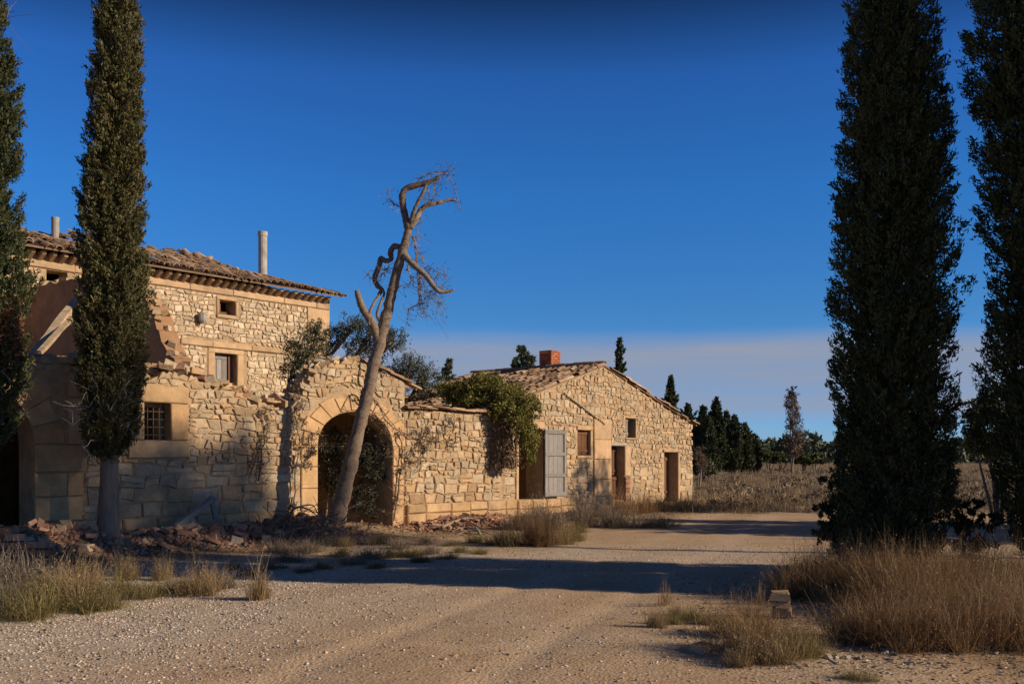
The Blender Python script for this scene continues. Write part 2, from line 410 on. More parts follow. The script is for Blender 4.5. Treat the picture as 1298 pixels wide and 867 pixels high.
bp = n.new('ShaderNodeBump'); bp.inputs['Strength'].default_value = .6; bp.inputs['Distance'].default_value = .010; l.new(hb.outputs[0], bp.inputs['Height']); l.new(bp.outputs[0], bs.inputs['Normal'])
ground = np_mesh('ground', V, Fq, gm, tint, smooth=True)
tag(ground, 'flat gravel and dirt farm track running into dry plain', 'ground', kind='structure')

# loose gravel lying on the track
def pebbles(name, N, box, rad, label, dens):
    X = rng.uniform(box[0], box[1], N * 4); Y = rng.uniform(box[2], box[3], N * 4)
    keep = rng.random(N * 4) < dens(X, Y)
    X, Y = X[keep][:N], Y[keep][:N]; N = len(X)
    r = rad[0] + (rad[1] - rad[0]) * rng.random(N) ** 3
    base = np.array([[1, 0, 0], [0, 1, 0], [-1, 0, 0], [0, -1, 0], [.2, .1, .75], [0, 0, -.6]], float)
    Fb = np.array([[0, 1, 4], [1, 2, 4], [2, 3, 4], [3, 0, 4], [1, 0, 5], [2, 1, 5], [3, 2, 5], [0, 3, 5]])
    a = rng.uniform(0, 6.283, N); ca, sa2 = np.cos(a), np.sin(a)
    B = base[None] * (1 + .35 * rng.standard_normal((N, 6, 1))) * np.stack([r, r * rng.uniform(.55, 1, N), r * rng.uniform(.5, .9, N)], 1)[:, None, :]
    Vx = B[:, :, 0] * ca[:, None] - B[:, :, 1] * sa2[:, None] + X[:, None]
    Vy = B[:, :, 0] * sa2[:, None] + B[:, :, 1] * ca[:, None] + Y[:, None]
    Vz = B[:, :, 2] + (gz(X, Y) + r * .15)[:, None]
    V = np.stack([Vx, Vy, Vz], 2).reshape(-1, 3)
    F = (Fb[None] + 6 * np.arange(N)[:, None, None]).reshape(-1, 3)
    t = np.repeat(rng.random((N, 2)), 6, 0)
    o = np_mesh(name, V, F, M['gravel'], t)
    tag(o, label, 'gravel', kind='stuff')
def dens(X, Y):
    g = np.clip(1.25 - np.abs(X + 5.2 - .25 * (Y - 9)) / 3.6, .10, 1) * np.clip((Y < 13.5) * 1.0 + .25, 0, 1)
    g = np.maximum(g, .35 * (np.abs(Y - 16.5) < 2.2) * (X > -2))
    vis = (np.abs(X) < .56 * Y + .5)
    u, w = uw(X, Y)
    return g * vis * (w < -1.2) * np.clip((9.5 / Y) ** 1.5, 0, 1)
pebbles('gravel', 90000, (-11, 9, 6.3, 21), (.006, .020), 'scattered grey gravel stones on the dirt track', dens)

# ------------------------------------------------------------ masonry tools
def lerp_profile(pts):
    xs = np.array([p[0] for p in pts]); ys = np.array([p[1] for p in pts])
    return lambda u: float(np.interp(u, xs, ys))

def extrude_poly(mb, outer, holes, w0, w1, tint=(.5, .5), axis='u'):
    """a slab with the outline outer (u, z) and holes, from depth w0 to w1"""
    loops = [outer] + holes
    pts = [p for lp in loops for p in lp]
    tris = tessellate_polygon([[Vector((p[0], p[1], 0)) for p in lp] for lp in loops])
    k = len(pts)
    def mk(p, w): return (p[0], w, p[1]) if axis == 'u' else (w, p[0], p[1])
    V = [mk(p, w0) for p in pts] + [mk(p, w1) for p in pts]
    Fc = []
    for t in tris:
        Fc.append(tuple(t)); Fc.append(tuple(i + k for i in reversed(t)))
    b = 0
    for lp in loops:
        m = len(lp)
        for i in range(m):
            j = (i + 1) % m
            Fc.append((b + i, b + j, b + j + k, b + i + k))
        b += m
    mb.add(V, Fc, tint)

def fix_normals(o):
    import bmesh
    bm = bmesh.new(); bm.from_mesh(o.data); bmesh.ops.recalc_face_normals(bm, faces=bm.faces); bm.to_mesh(o.data); bm.free()

def arch_loop(uc, r, zs, z0, n=14, rise=None):
    rise = rise or r
    return [(uc - r, z0)] + [(uc + r, z0)] + [(uc + r * math.cos(math.pi * i / n), zs + rise * math.sin(math.pi * i / n)) for i in range(n + 1)]

def rect(u0, u1, z0, z1): return [(u0, z0), (u1, z0), (u1, z1), (u0, z1)]

def stone_piece(poly, w, proud, jit, back=.05):
    """irregular stone: outline poly (u, z) counter-clockwise seen from the front; returns verts, faces"""
    n = len(poly)
    cu = sum(p[0] for p in poly) / n; cz = sum(p[1] for p in poly) / n
    V = []
    tx, tz = R.gauss(0, .055), R.gauss(0, .055)
    for p in poly: V.append((p[0], w + back, p[1]))
    for p in poly: V.append((p[0], w - proud * R.uniform(.25, .6), p[1]))
    for p in poly:
        f = R.uniform(.84, .95)
        V.append((cu + (p[0] - cu) * f, w - proud * R.uniform(.8, 1.0) + tx * (p[0] - cu) + tz * (p[1] - cz), cz + (p[1] - cz) * f))
    V.append((cu + R.uniform(-.02, .02), w - proud * R.uniform(.95, 1.2), cz))
    F = []
    for i in range(n):
        j = (i + 1) % n
        F.append((i, j, n + j, n + i)); F.append((n + i, n + j, 2 * n + j, 2 * n + i)); F.append((2 * n + i, 2 * n + j, 3 * n))
    return V, F, (cu, w, cz)

def stonework(parent, inside, u0, u1, z0, z1, rows, widths, mat, w=0.0, proud=.05, gap=.008, limit=300, seed=1, split=.22, name='stone', big_low=None, wave=.07, tall=None):
    """random coursed rubble over the region inside(u, z); the largest stones are objects of their own"""
    r = random.Random(seed)
    zb = [z0]
    while zb[-1] < z1:
        h = r.uniform(*rows)
        if big_low and zb[-1] < big_low[0]: h = r.uniform(*big_low[1])
        zb.append(zb[-1] + h)
    def bound(k, u):
        if k == 0: return zb[0]
        return zb[k] + wave * (2 * float(vnoise(u * 1.7 + 13.7 * k, k * 3.1, seed)) - 1) + .03 * (2 * float(vnoise(u * 6 + 5.7 * k, k * 1.7, seed + 3)) - 1)
    pieces = []
    for k in range(len(zb) - 1):
        u = u0 - r.random() * widths[1]
        h = zb[k + 1] - zb[k]
        while u < u1:
            wd = r.uniform(*widths) * (.6 + .4 * h / rows[1])
            if big_low and zb[k] < big_low[0]: wd = r.uniform(*big_low[2])
            ua, ub = u, u + wd; u = ub
            def q(a, kk): return (a, bound(kk, a))
            um = (ua + ub) / 2 + r.uniform(-.2, .2) * wd
            sl = r.uniform(-.04, .04); sr = r.uniform(-.04, .04)
            bl, br = bound(k, ua), bound(k, ub); tl, tr = bound(k + 1, ua), bound(k + 1, ub)
            bm_, tm = bound(k, um), bound(k + 1, um)
            cells = [[(ua + sl, bl), (um, bm_), (ub + sr, br), (ub - sr, tr), (um, tm), (ua - sl, tl)]]
            if r.random() < split and h > .16:
                f = r.uniform(.35, .65)
                ml, mm, mr = bl + (tl - bl) * f, bm_ + (tm - bm_) * (f + r.uniform(-.1, .1)), br + (tr - br) * f
                cells = [[(ua + sl, bl), (um, bm_), (ub + sr, br), (ub, mr), (um, mm), (ua, ml)], [(ua, ml), (um, mm), (ub, mr), (ub - sr, tr), (um, tm), (ua - sl, tl)]]
            for c in cells:
                cu = sum(p[0] for p in c) / 6; cz = sum(p[1] for p in c) / 6
                if not inside(cu, cz): continue
                out = []
                for p in c:
                    g = gap * r.uniform(.6, 1.6)
                    du, dz = p[0] - cu, p[1] - cz
                    L = math.hypot(du, dz) + 1e-6
                    f = max(.3, 1 - g * 1.5 / L)
                    f *= r.uniform(.93, 1.0)
                    du += r.uniform(-.022, .022); dz += r.uniform(-.02, .02)
                    qq = (cu + du * f, cz + dz * f)
                    t = 0
                    while not inside(*qq) and t < 6: f *= .8; qq = (cu + du * f, cz + dz * f); t += 1
                    out.append(qq)
                ar = 0.5 * abs(sum(out[i][0] * out[(i + 1) % 6][1] - out[(i + 1) % 6][0] * out[i][1] for i in range(6)))
                if ar < .004: continue
                pieces.append((ar, out))
    pieces.sort(key=lambda p: -p[0])
    rest = MB()
    for i, (ar, out) in enumerate(pieces):
        pr = proud * R.uniform(.5, 1.35)
        V, F, c = stone_piece(out, w, pr, .01)
        tn = (R.random(), R.random())
        if i < limit:
            MB().add(V, F, tn).build(name, mat, parent, origin=c)
        else: rest.add(V, F, tn)
    if rest.v: rest.build('small_stones', mat, parent, kind='stuff')
    return len(pieces)

def block(parent, u0, u1, z0, z1, w=0.0, proud=.04, mat='ashlar', name='dressed_block', ch=.018, back=.06, sub=True):
    """a dressed stone with worn, chamfered edges"""
    g = .006
    u0 += g; u1 -= g; z0 += g; z1 -= g
    j = lambda: R.uniform(-.008, .008)
    o = [(u0 + j(), z0 + j()), ((u0 + u1) / 2, z0 + j()), (u1 + j(), z0 + j()), (u1 + j(), z1 + j()), ((u0 + u1) / 2, z1 + j()), (u0 + j(), z1 + j())]
    cu, cz = (u0 + u1) / 2, (z0 + z1) / 2
    V = [(p[0], w + back, p[1]) for p in o] + [(p[0], w - proud + ch, p[1]) for p in o]
    for p in o:
        V.append((p[0] - math.copysign(min(ch, abs(p[0] - cu)), p[0] - cu), w - proud + R.uniform(-.004, .004), p[1] - math.copysign(ch, p[1] - cz)))
    F = []
    for i in range(6):
        k = (i + 1) % 6
        F.append((i, k, 6 + k, 6 + i)); F.append((6 + i, 6 + k, 12 + k, 12 + i))
    F.append(tuple(range(12, 18)))
    return MB().add(V, F).build(name, M[mat], parent, origin=(cu, w, cz))

def voussoirs(parent, uc, r0, r1, zs, n, w=0.0, proud=.034, mat='ashlar', rise=1.0):
    for i in range(n):
        a0 = math.pi * i / n + .008; a1 = math.pi * (i + 1) / n - .008
        pts = []
        for a in (a0, (a0 + a1) / 2, a1): pts.append((uc + r0 * math.cos(a), zs + rise * r0 * math.sin(a)))
        rr = r1 * R.uniform(.96, 1.04)
        for a in (a1, (a0 + a1) / 2, a0): pts.append((uc + rr * math.cos(a), zs + rise * rr * math.sin(a)))
        cu = sum(p[0] for p in pts) / 6; cz = sum(p[1] for p in pts) / 6
        V = [(p[0], w + .06, p[1]) for p in pts] + [(p[0], w - proud + .012, p[1]) for p in pts]
        V += [(cu + (p[0] - cu) * .955, w - proud + R.uniform(-.004, .004), cz + (p[1] - cz) * .955) for p in pts]
        F = []
        for k in range(6):
            j = (k + 1) % 6
            F += [(k, j, 6 + j, 6 + k), (6 + k, 6 + j, 12 + j, 12 + k)]
        F.append(tuple(range(12, 18)))
        MB().add(V, F).build('voussoir', M[mat], parent, origin=(cu, w, cz))

def plinth(parent, ranges, z0, z1, w=0.0, proud=.09, bw=(.45, .95)):
    for (a, b) in ranges:
        u = a
        while u < b - .02:
            e = min(b, u + R.uniform(*bw))
            if b - e < .25: e = b
            zm = z0 + (z1 - z0) * R.uniform(.46, .58)
            block(parent, u, e, z0 - .3, zm, w, proud * R.uniform(.85, 1.15), name='plinth_block', ch=.03)
            block(parent, u, e, zm, z1, w, proud * R.uniform(.8, 1.0), name='plinth_block', ch=.03)
            u = e

# one barrel tile, running along +x, convex upwards, shared by every roof
def barrel_mesh(name, mat, L=.44, r0=.085, r1=.105, th=.014, k=5, tint=(.5, .5)):
    mb = MB(); V, F = [], []
    for (x, r) in ((0, r0), (L, r1)):
        for rr in (r, r - th):
            for j in range(k + 1):
                a = math.pi * j / k
                V.append((x, rr * math.cos(a), rr * math.sin(a) * .82))
    n = k + 1
    for j in range(k):
        F.append((j, 2 * n + j, 2 * n + j + 1, j + 1))
        F.append((n + j + 1, 3 * n + j + 1, 3 * n + j, n + j))
        F.append((2 * n + j, 3 * n + j, 3 * n + j + 1, 2 * n + j + 1)); F.append((j + 1, n + j + 1, n + j, j))
    F.append((0, n, 3 * n, 2 * n)); F.append((k, 2 * n + k, 3 * n + k, n + k))
    mb.add(V, F, tint)
    o = mb.build(name, mat, smooth=False)
    me = o.data
    bpy.data.objects.remove(o)
    return me
TILES = [barrel_mesh('barrel_tile', M['tile'], tint=(R.random(), R.random())) for _ in range(14)]
TILE_V = [np.array([v.co[:] for v in me.vertices]) for me in TILES]
TILE_F = [tuple(p.vertices) for p in TILES[0].polygons]

def lay_tiles(parent, mats, limit, key, rest_name='roof_tiles'):
    """mats: local matrices of every tile; the limit best by key become objects"""
    order = sorted(mats, key=key)
    rest = MB()
    for i, m in enumerate(order):
        k = R.randrange(len(TILES))
        if i < limit:
            o = bpy.data.objects.new('roof_tile', TILES[k]); COL.objects.link(o); o.parent = parent; o.matrix_local = m
        else:
            A = np.array(m)
            V = TILE_V[k] @ A[:3, :3].T + A[:3, 3]
            rest.add(V.tolist(), TILE_F, (R.random(), R.random()))
    if rest.v: rest.build(rest_name, M['tile'], parent, kind='stuff')

def building(name, label, cat):
    o = empty(name, world(0, 0, 0), ANG)
    return tag(o, label, cat, kind='thing')

# ============================================================ farmhouse (tall, behind)
fh = building('farmhouse', 'tall ruined stone farmhouse with sagging tiled roof and grey chimney pipe', 'farmhouse')
WF = 8.0; FU0, FU1, FD = -9.0, 4.74, 9.0
EZ = 6.85
att = rect(.60, 1.15, 5.90, 6.32); mid = rect(.44, 1.2, 3.80, 4.75); lft = rect(-4.5, -3.95, 6.18, 6.46)
mb = MB(); extrude_poly(mb, rect(FU0, FU1, -.5, EZ), [att, mid, lft], WF, WF + .5)
fw = mb.build('wall', M['mortar'], fh); fix_normals(fw)
gp = [(WF + .5, -.5), (WF + FD, -.5), (WF + FD, EZ), (WF + FD / 2, EZ + 1.15), (WF + .5, EZ)]
for u in (FU0, FU1 - .5):
    mb = MB(); extrude_poly(mb, gp, [], u, u + .5, axis='w'); o = mb.build('side_wall', M['mortar'], fh); fix_normals(o)
MB().box((FU0 + .5, WF + FD - .5, -.5), (FU1 - .5, WF + FD, EZ)).build('back_wall', M['mortar'], fh)
MB().box((FU0 + .5, WF + .5, 3.0), (FU1 - .5, WF + FD - .5, 3.2)).build('floor_slab', M['dark'], fh)
def in_fh(u, z):
    if not (FU0 < u < 3.82 and   .5 < z < 6.46): return False
    if 4.90 < z < 5.08 and u > -.6: return False
    if .15 < u < 1.55 and 3.6 < z < 4.92: return False
    if .45 < u < 1.30 and 5.78 < z < 6.42: return False
    if -4.65 < u < -3.8 and z > 6.08: return False
    return True
stonework(fw, lambda u, z: in_fh(u, z) and z > 2.6, -5.6, 3.8, 2.5, 6.5, (.085, .175), (.12, .31), M['stone_pale'], w=WF, proud=.034, limit=300, seed=4)
for (a, b, c, d_) in ((-.7, 3.79, 4.90, 5.07),):
    u = a
    while u < b:
        e_ = min(b, u + R.uniform(.9, 1.5)); block(fw, u, e_, c, d_, WF, .07, 'plaster', 'string_course'); u = e_
# plaster corner, frieze under the eaves and window surrounds
for k in range(4): block(fw, 3.83, 4.74, 2.4 + k * 1.02, 2.4 + (k + 1) * 1.02, WF, .055, 'plaster', 'corner_plaster')
u = -9.0
while u < 4.74:
    e_ = min(4.74, u + R.uniform(1.2, 2.2)); block(fw, u, e_, 6.48, 6.83, WF, .06, 'plaster', 'frieze_plaster'); u = e_
def surround(parent, u0, u1, z0, z1, t, w, mat='plaster', sill=True, proud=.034, head=None):
    block(parent, u0 - t, u0, z0, z1, w, proud, mat, 'window_jamb'); block(parent, u1, u1 + t, z0, z1, w, proud, mat, 'window_jamb')
    block(parent, u0 - t, u1 + t, z1, z1 + (head or t), w, proud, mat, 'lintel')
    if sill: block(parent, u0 - t, u1 + t, z0 - .12, z0, w, proud + .03, mat, 'sill')
surround(fw, .44, 1.2, 3.80, 4.75, .24, WF, head=.14)
surround(fw, .60, 1.15, 5.90, 6.32, .11, WF, sill=True, head=.10)
def shutter(parent, u0, u1, z0, z1, w, mat, nm='shutter', planks=3, name_p='plank'):
    f = MB().box((u0, w, z0), (u1, w + .03, z1)).build(nm, M[mat], parent)
    pw = (u1 - u0) / planks
    for k in range(planks): MB().box((u0 + k * pw + .008, w - .02, z0 + .01), (u0 + (k + 1) * pw - .008, w, z1 - .01), jit=.004).build(name_p, M[mat], f)
    for zz in (z0 + .12 * (z1 - z0), z0 + .85 * (z1 - z0)): MB().box((u0 + .02, w - .045, zz), (u1 - .02, w - .02, zz + .08), jit=.004).build('batten', M[mat], f)
    return f
shutter(fh, .46, .98, 3.82, 4.73, WF + .2, 'wood_grey', 'window_shutter')
MB().box((1.0, WF + .14, 3.82), (1.06, WF + .22, 4.73)).build('window_frame', M['wood_brown'], fh)
MB().box((.62, WF + .25, 5.92), (1.13, WF + .29, 6.02)).box((.72, WF + .2, 6.02), (.78, WF + .24, 6.28)).build('window_frame', M['wood_brown'], fh)
# small pot-shaped wall lantern
mb = MB(); mb.tube([(-.06, WF - .16, 5.56), (-.06, WF - .16, 5.62), (-.06, WF - .16, 5.82), (-.06, WF - .16, 5.86)], [.07, .11, .12, .04], 8); mb.tube([(-.06, WF + .02, 5.84), (-.06, WF - .16, 5.90)], [.015, .015], 5)
mb.build('wall_lantern', M['cement'], fh)
# roof: deck, eave brackets, barrel tiles, chimneys
RW = WF + FD / 2; RZ = EZ + 1.25; OVH = .5
sl = math.atan2(RZ - EZ - .05, FD / 2)
def froof(side, w): return EZ + .10 + (RZ - EZ) * (w - (WF - OVH)) / (FD / 2 + OVH) if side < 0 else RZ - (RZ - EZ - .1) * (w - RW) / (FD / 2 + OVH)
mb = MB()
prof = [(WF - OVH, EZ + .02), (RW, RZ - .06), (WF + FD + OVH, EZ + .02), (WF + FD + OVH, EZ + .07), (RW, RZ - .005), (WF - OVH, EZ + .07)]
extrude_poly(mb, prof, [], FU0 - .2, FU1 + .20, axis='w')
froof_o = mb.build('roof', M['roof_deck'], fh); fix_normals(froof_o)
u = -8.8; k = 0
while u < FU1 - .05:
    t = R.uniform(-.03, .03)
    if R.random() > .06:
        V = [(u, WF + .02, EZ - .24), (u + .1, WF + .02, EZ - .24), (u + .1, WF + .02, EZ + .015), (u, WF + .02, EZ + .015), (u, WF - OVH + .16 + t, EZ - .06), (u + .1, WF - OVH + .16 + t, EZ - .06), (u + .1, WF - OVH + .16 + t, EZ + .015), (u, WF - OVH + .16 + t, EZ + .015)]
        MB().add(V, [(0, 3, 2, 1), (4, 5, 6, 7), (0, 1, 5, 4), (1, 2, 6, 5), (2, 3, 7, 6), (3, 0, 4, 7)]).build('eave_bracket', M['plaster'], froof_o)
    u += .27; k += 1
mats = []
nrow = int((FD / 2 + OVH) / math.cos(sl) / .34) + 1
for ci in range(int((FU1 + .50 - FU0 + .2) / .235)):
    uu = FU0 - .15 + ci * .235
    for ri in range(nrow):
        wv = WF - OVH - .08 + ri * .34 * math.cos(sl)
        zv = froof(-1, wv + .1) - .05
        if R.random() < (.05 if uu > -3 else .11): continue
        wob = .16 * (float(vnoise(uu * .9, wv * .9, 44)) - .35) + .55 * max(0, float(vnoise(uu * .45, 3, 45)) - .42) * max(0, (ri - 5) / 8) + .25 * math.exp(-((uu + 1.6) / .8) ** 2) * (ri > 6)
        if uu > 3.6: wob = wob * .2 - .03
        m = Matrix.Translation((uu + R.uniform(-.03, .03), wv + R.uniform(-.04, .04), zv + wob + R.uniform(0, .03)))
        m = m @ Matrix.Rotation(math.pi / 2 + R.gauss(0, .12 + .02 * ri), 4, 'Z') @ Matrix.Rotation(-sl + R.gauss(0, .06 + .006 * ri), 4, 'Y') @ Matrix.Rotation(math.pi, 4, 'Z') @ Matrix.Translation((-.44, 0, 0)) @ Matrix.Rotation(R.gauss(0, .12), 4, 'X')
        mats.append(m)
for ri in range(48):   # ridge, ragged
    if R.random() < .3: continue
    mats.append(Matrix.Translation((FU0 + ri * .295, RW + R.uniform(-.05, .05), RZ + R.uniform(0, .06))) @ Matrix.Rotation(R.gauss(0, .12), 4, 'Z') @ Matrix.Rotation(R.gauss(0, .1), 4, 'Y'))
lay_tiles(froof_o, mats, 300, lambda m: (-m.translation.x > 4.6) * 50 + m.translation.y * 1.0 + R.random() * .1)
pu, pz = P(333, 354, RW - .3)
mb = MB(); mb.tube([(pu, RW - .3, RZ - .3), (pu, RW - .3, P(333, 300, RW - .3)[1]), (pu, RW - .3, P(333, 300, RW - .3)[1] + .01), (pu, RW - .3, P(333, 294, RW - .3)[1])], [.155, .155, .175, .175], 14, cap=True)
mb.build('chimney_pipe', M['cement'], froof_o, smooth=False)
pu, pz = P(70, 300, RW - .4)
mb = MB(); mb.tube([(pu, RW - .4, RZ - .3), (pu, RW - .4, P(70, 280, RW - .4)[1]), (pu, RW - .4, P(70, 276, RW - .4)[1])], [.11, .11, .125], 12); mb.build('chimney_pipe', M['cement'], froof_o)

# ============================================================ ruined outbuilding (front left)
ob = building('ruined_outbuilding', 'roofless stone outbuilding with broken wall top, barred window and arched doorway', 'ruin')
AU0, AUC, AR, AZS = -10.5, -9.49, 1.01, 1.88
prof_pts = [(-14, 3.35), (-8.2, 3.42), (-7.4, 3.35), (-6.9, 3.40), (-6.3, 3.22), (-5.9, 3.36), (-5.3, 3.30), (-4.9, 3.12), (-4.3, 3.02), (-3.9, 2.86), (-3.4, 2.74), (-3.0, 2.86), (-2.72, 2.98)]
rp = random.Random(5); dense = []
for i in range(len(prof_pts) - 1):
    a, b_ = prof_pts[i], prof_pts[i + 1]
    for k in range(4): dense.append((a[0] + (b_[0] - a[0]) * k / 4, a[1] + (b_[1] - a[1]) * k / 4 + rp.uniform(-.05, .05)))
dense.append(prof_pts[-1])
top_ob = lerp_profile(dense)
winb = rect(-6.42, -5.87, 1.98, 2.69)
door_l = arch_loop(AUC, AR, AZS, -.35)
mb = MB(); extrude_poly(mb, [(-14, -.5), (-2.75, -.5)] + [(p[0], p[1] - .06) for p in reversed(dense)], [winb, door_l], 0.0, .55)
ow = mb.build('wall', M['mortar'], ob); fix_normals(ow)
def in_ob(u, z):
    if not (-14 < u < -2.74 and .50 < z < top_ob(u) - .02): return False
    if u < -7.62 and z < 3.15: return False
    if -6.75 < u < -5.46 and 1.62 < z < 3.03: return False
    return True
stonework(ow, in_ob, -9.2, -2.74, .5, 3.6, (.095, .20), (.13, .38), M['stone'], proud=.038, limit=280, seed=8, big_low=(1.5, (.18, .32), (.28, .7)))
# dressed stone round the left doorway
rows = [-.2, .52, .95, 1.38, 1.88]
for i in range(4):
    cut = -7.62 if i % 2 else -7.9
    block(ow, AUC + AR, cut, rows[i], rows[i + 1], 0, .05); block(ow, cut, -7.60, rows[i], rows[i + 1], 0, .045) if cut < -7.65 else None
voussoirs(ow, AUC, AR, AR + .52, AZS, 11)
rows = [1.88, 2.3, 2.72, 3.14]
for i in range(3): block(ow, AUC + AR + .60 - .12 * i * 0, -7.60, rows[i], rows[i + 1], 0, .035, 'plaster', 'plaster_block')
# window: dressed surround, deep reveal, iron grille
block(ow, -6.75, -5.46, 1.64, 1.98, 0, .07, name='sill'); block(ow, -6.72, -5.48, 2.69, 3.02, 0, .06, name='lintel')
block(ow, -5.87, -5.48, 1.98, 2.69, 0, .055, name='window_jamb'); block(ow, -6.74, -6.42, 1.98, 2.69, 0, .055, name='window_jamb')
mb = MB().box((-6.42, .30, 1.98), (-6.36, .36, 2.69)).box((-5.95, .22, 1.98), (-5.90, .30, 2.69)).box((-6.36, .30, 2.62), (-5.95, .36, 2.69)); mb.build('window_frame', M['wood_pale'], ob)
gr = empty('window_grille', (0, 0, 0)); gr.parent = ob
for k in range(5): MB().tube([(-6.40 + k * .12, .10, 1.98), (-6.40 + k * .12, .10, 2.60)], [.011, .011], 5).build('iron_bar', M['iron'], gr)
for k in range(4): MB().tube([(-6.42, .11, 2.08 + k * .15), (-5.90, .11, 2.08 + k * .15)], [.010, .010], 5).build('iron_bar', M['iron'], gr)
# plinth under the wall
plinth(ow, [(-8.46, -2.75)], 0, .50)
# cross wall with its broken, sloping top, a floor above the doorway
cz_ = [(.55, 3.30), (.8, 3.62), (1.2, 3.95), (1.55, 4.5), (1.9, 5.0), (2.5, 5.35), (3.0, 5.62), (4.2, 5.78), (5.4, 5.74), (6.4, 5.82), (7.98, 5.78)]
cd_ = []
for i in range(len(cz_) - 1):
    for k in range(4):
        f = k / 4; cd_.append((cz_[i][0] + (cz_[i + 1][0] - cz_[i][0]) * f, cz_[i][1] + (cz_[i + 1][1] - cz_[i][1]) * f + rp.uniform(-.05, .05)))
cd_.append(cz_[-1])
mb = MB(); extrude_poly(mb, [(.55, -.5), (7.98, -.5)] + cd_[::-1], [], -5.28, -4.85, axis='w')
cw = mb.build('cross_wall', M['mud'], ob); fix_normals(cw)
for k in range(46):   # stones left along its broken top
    f = R.random(); i = int(f * (len(cd_) - 1)); p = cd_[i]
    s = R.uniform(.05, .11)
    Mx = Matrix.Translation((R.uniform(-5.22, -4.92), p[0], p[1] + s * .2)) @ Euler((R.uniform(-.4, .4), R.uniform(-.4, .4), R.uniform(0, 3))).to_matrix().to_4x4()
    MB().box((-s, -s * .8, -s * .6), (s, s * .8, s * .6), M=Mx, jit=s * .22).build('stone', M['stone'], cw)
MB().box((-13.8, .56, 3.28), (-5.30, 7.9, 3.50), jit=.01).build('floor_slab', M['mud'], ob)
MB().box((-14, .56, -.5), (-13.8, 7.98, 3.28)).build('side_wall', M['mud'], ob)
# broken tiles, bricks and stones on the wall head
for k in range(90):
    u = R.uniform(-6.2, -3.0) if R.random() < .8 else R.uniform(-8.2, -6.2)
    s = R.uniform(.07, .15)
    Mx = Matrix.Translation((u, R.uniform(.0, .48), top_ob(u) + s * .15 + R.uniform(-.03, .05))) @ Euler((R.gauss(0, .25), R.gauss(.15, .25), R.uniform(0, 3))).to_matrix().to_4x4()
    mm = 'brick' if R.random() < .3 else 'stone'
    MB().box((-s * 1.3, -s, -s * .45), (s * 1.3, s, s * .45), M=Mx, jit=s * .18).build('wall_head_brick' if mm == 'brick' else 'wall_head_stone', M[mm], ow)

# ============================================================ gateway
gw = building('gateway', 'small gabled stone gateway with round orange sandstone arch behind the dead tree', 'gateway')
GC, GRR, GZS = -1.13, 1.13, 1.92
GR_ = .80    # rise of the arch
gpro = [(-2.72, 3.02), (-2.5, 3.3), (-2.3, 3.62), (-1.9, 3.78), (-1.45, 3.88), (-1.1, 3.92), (-.5, 3.78), (.1, 3.60), (.42, 3.50)]
gdn = []
for i in range(len(gpro) - 1):
    for k in range(3):
        f = k / 3; gdn.append((gpro[i][0] + (gpro[i + 1][0] - gpro[i][0]) * f, gpro[i][1] + (gpro[i + 1][1] - gpro[i][1]) * f + (rp.uniform(-.04, .04) if gpro[i][0] < -1.2 else 0)))
gdn.append(gpro[-1])
top_gw = lerp_profile(gdn)
mb = MB(); extrude_poly(mb, [(-2.72, -.5), (.42, -.5)] + [(p[0], p[1] - .05) for p in gdn[::-1]], [arch_loop(GC, GRR, GZS, -.4, rise=GR_)], 0.012, .62)
gwo = mb.build('wall', M['mortar'], gw); fix_normals(gwo)
def in_gw(u, z):
    if not (-2.70 < u < .40 and .5 < z < top_gw(u) - .02): return False
    if z <= GZS: return not (GC - GRR - .50 < u < GC + GRR + .36)
    e1 = ((u - GC) / (GRR + .50)) ** 2 + ((z - GZS) / (GR_ + .50)) ** 2
    return e1 > 1
stonework(gwo, in_gw, -2.72, .42, .5, 3.95, (.10, .21), (.14, .38), M['stone'], w=.012, proud=.034, limit=260, seed=12)
voussoirs(gwo, GC, GRR, GRR + .48, GZS, 11, .012, .04, 'arch_stone', rise=(GR_ + .10) / (GRR + .10))
for i, (a, b_) in enumerate(((0, .5), (.5, .98), (.98, 1.45), (1.45, 1.92))):
    e_ = .04 if i % 2 else 0
    block(gwo, GC - GRR - .46, GC - GRR, a - (.3 if i == 0 else 0), b_, .012, .05, 'arch_stone', 'jamb_block')
    block(gwo, GC + GRR, GC + GRR + .36, a - (.3 if i == 0 else 0), b_, .012, .05, 'arch_stone', 'jamb_block')
plinth(gwo, [(GC + GRR + .36, .42)], 0, .5, .012, .07, (.5, .8))
for u in (-2.72, .02): MB().box((u, .62, -.5), (u + .4, 4.8, 2.75)).build('side_wall', M['mortar'], gw)
MB().box((-2.32, 4.4, -.5), (.02, 4.8, 2.74)).build('back_wall', M['dark'], gw)  # added to close the passage and keep it dark
mb = MB(); extrude_poly(mb, [(-1.1, 3.80), (.50, 3.36), (.50, 3.42), (-1.1, 3.87)], [], .3, 1.5)
MB().box((-2.72, .63, 2.76), (.42, 4.8, 2.88)).build('passage_shade_slab', M['mud'], gw)  # hidden slab added to keep sun out of the gate passage
groof = mb.build('roof', M['roof_deck'], gw); fix_normals(groof)
mats = []
gs = math.atan2(.44, 1.6)
for ri in range(6):
    for ci in range(6):
        if R.random() < .06: continue
        u = -1.0 + ri * .30
        mats.append(Matrix.Translation((u, .02 + ci * .24, top_gw(min(u, .42)) - .0 + (.42 - u < 0) * -.05 + R.uniform(0, .02))) @ Matrix.Rotation(R.gauss(0, .06), 4, 'Z') @ Matrix.Rotation(gs + R.gauss(0, .04), 4, 'Y'))
lay_tiles(groof, mats, 300, lambda m: m.translation.y)

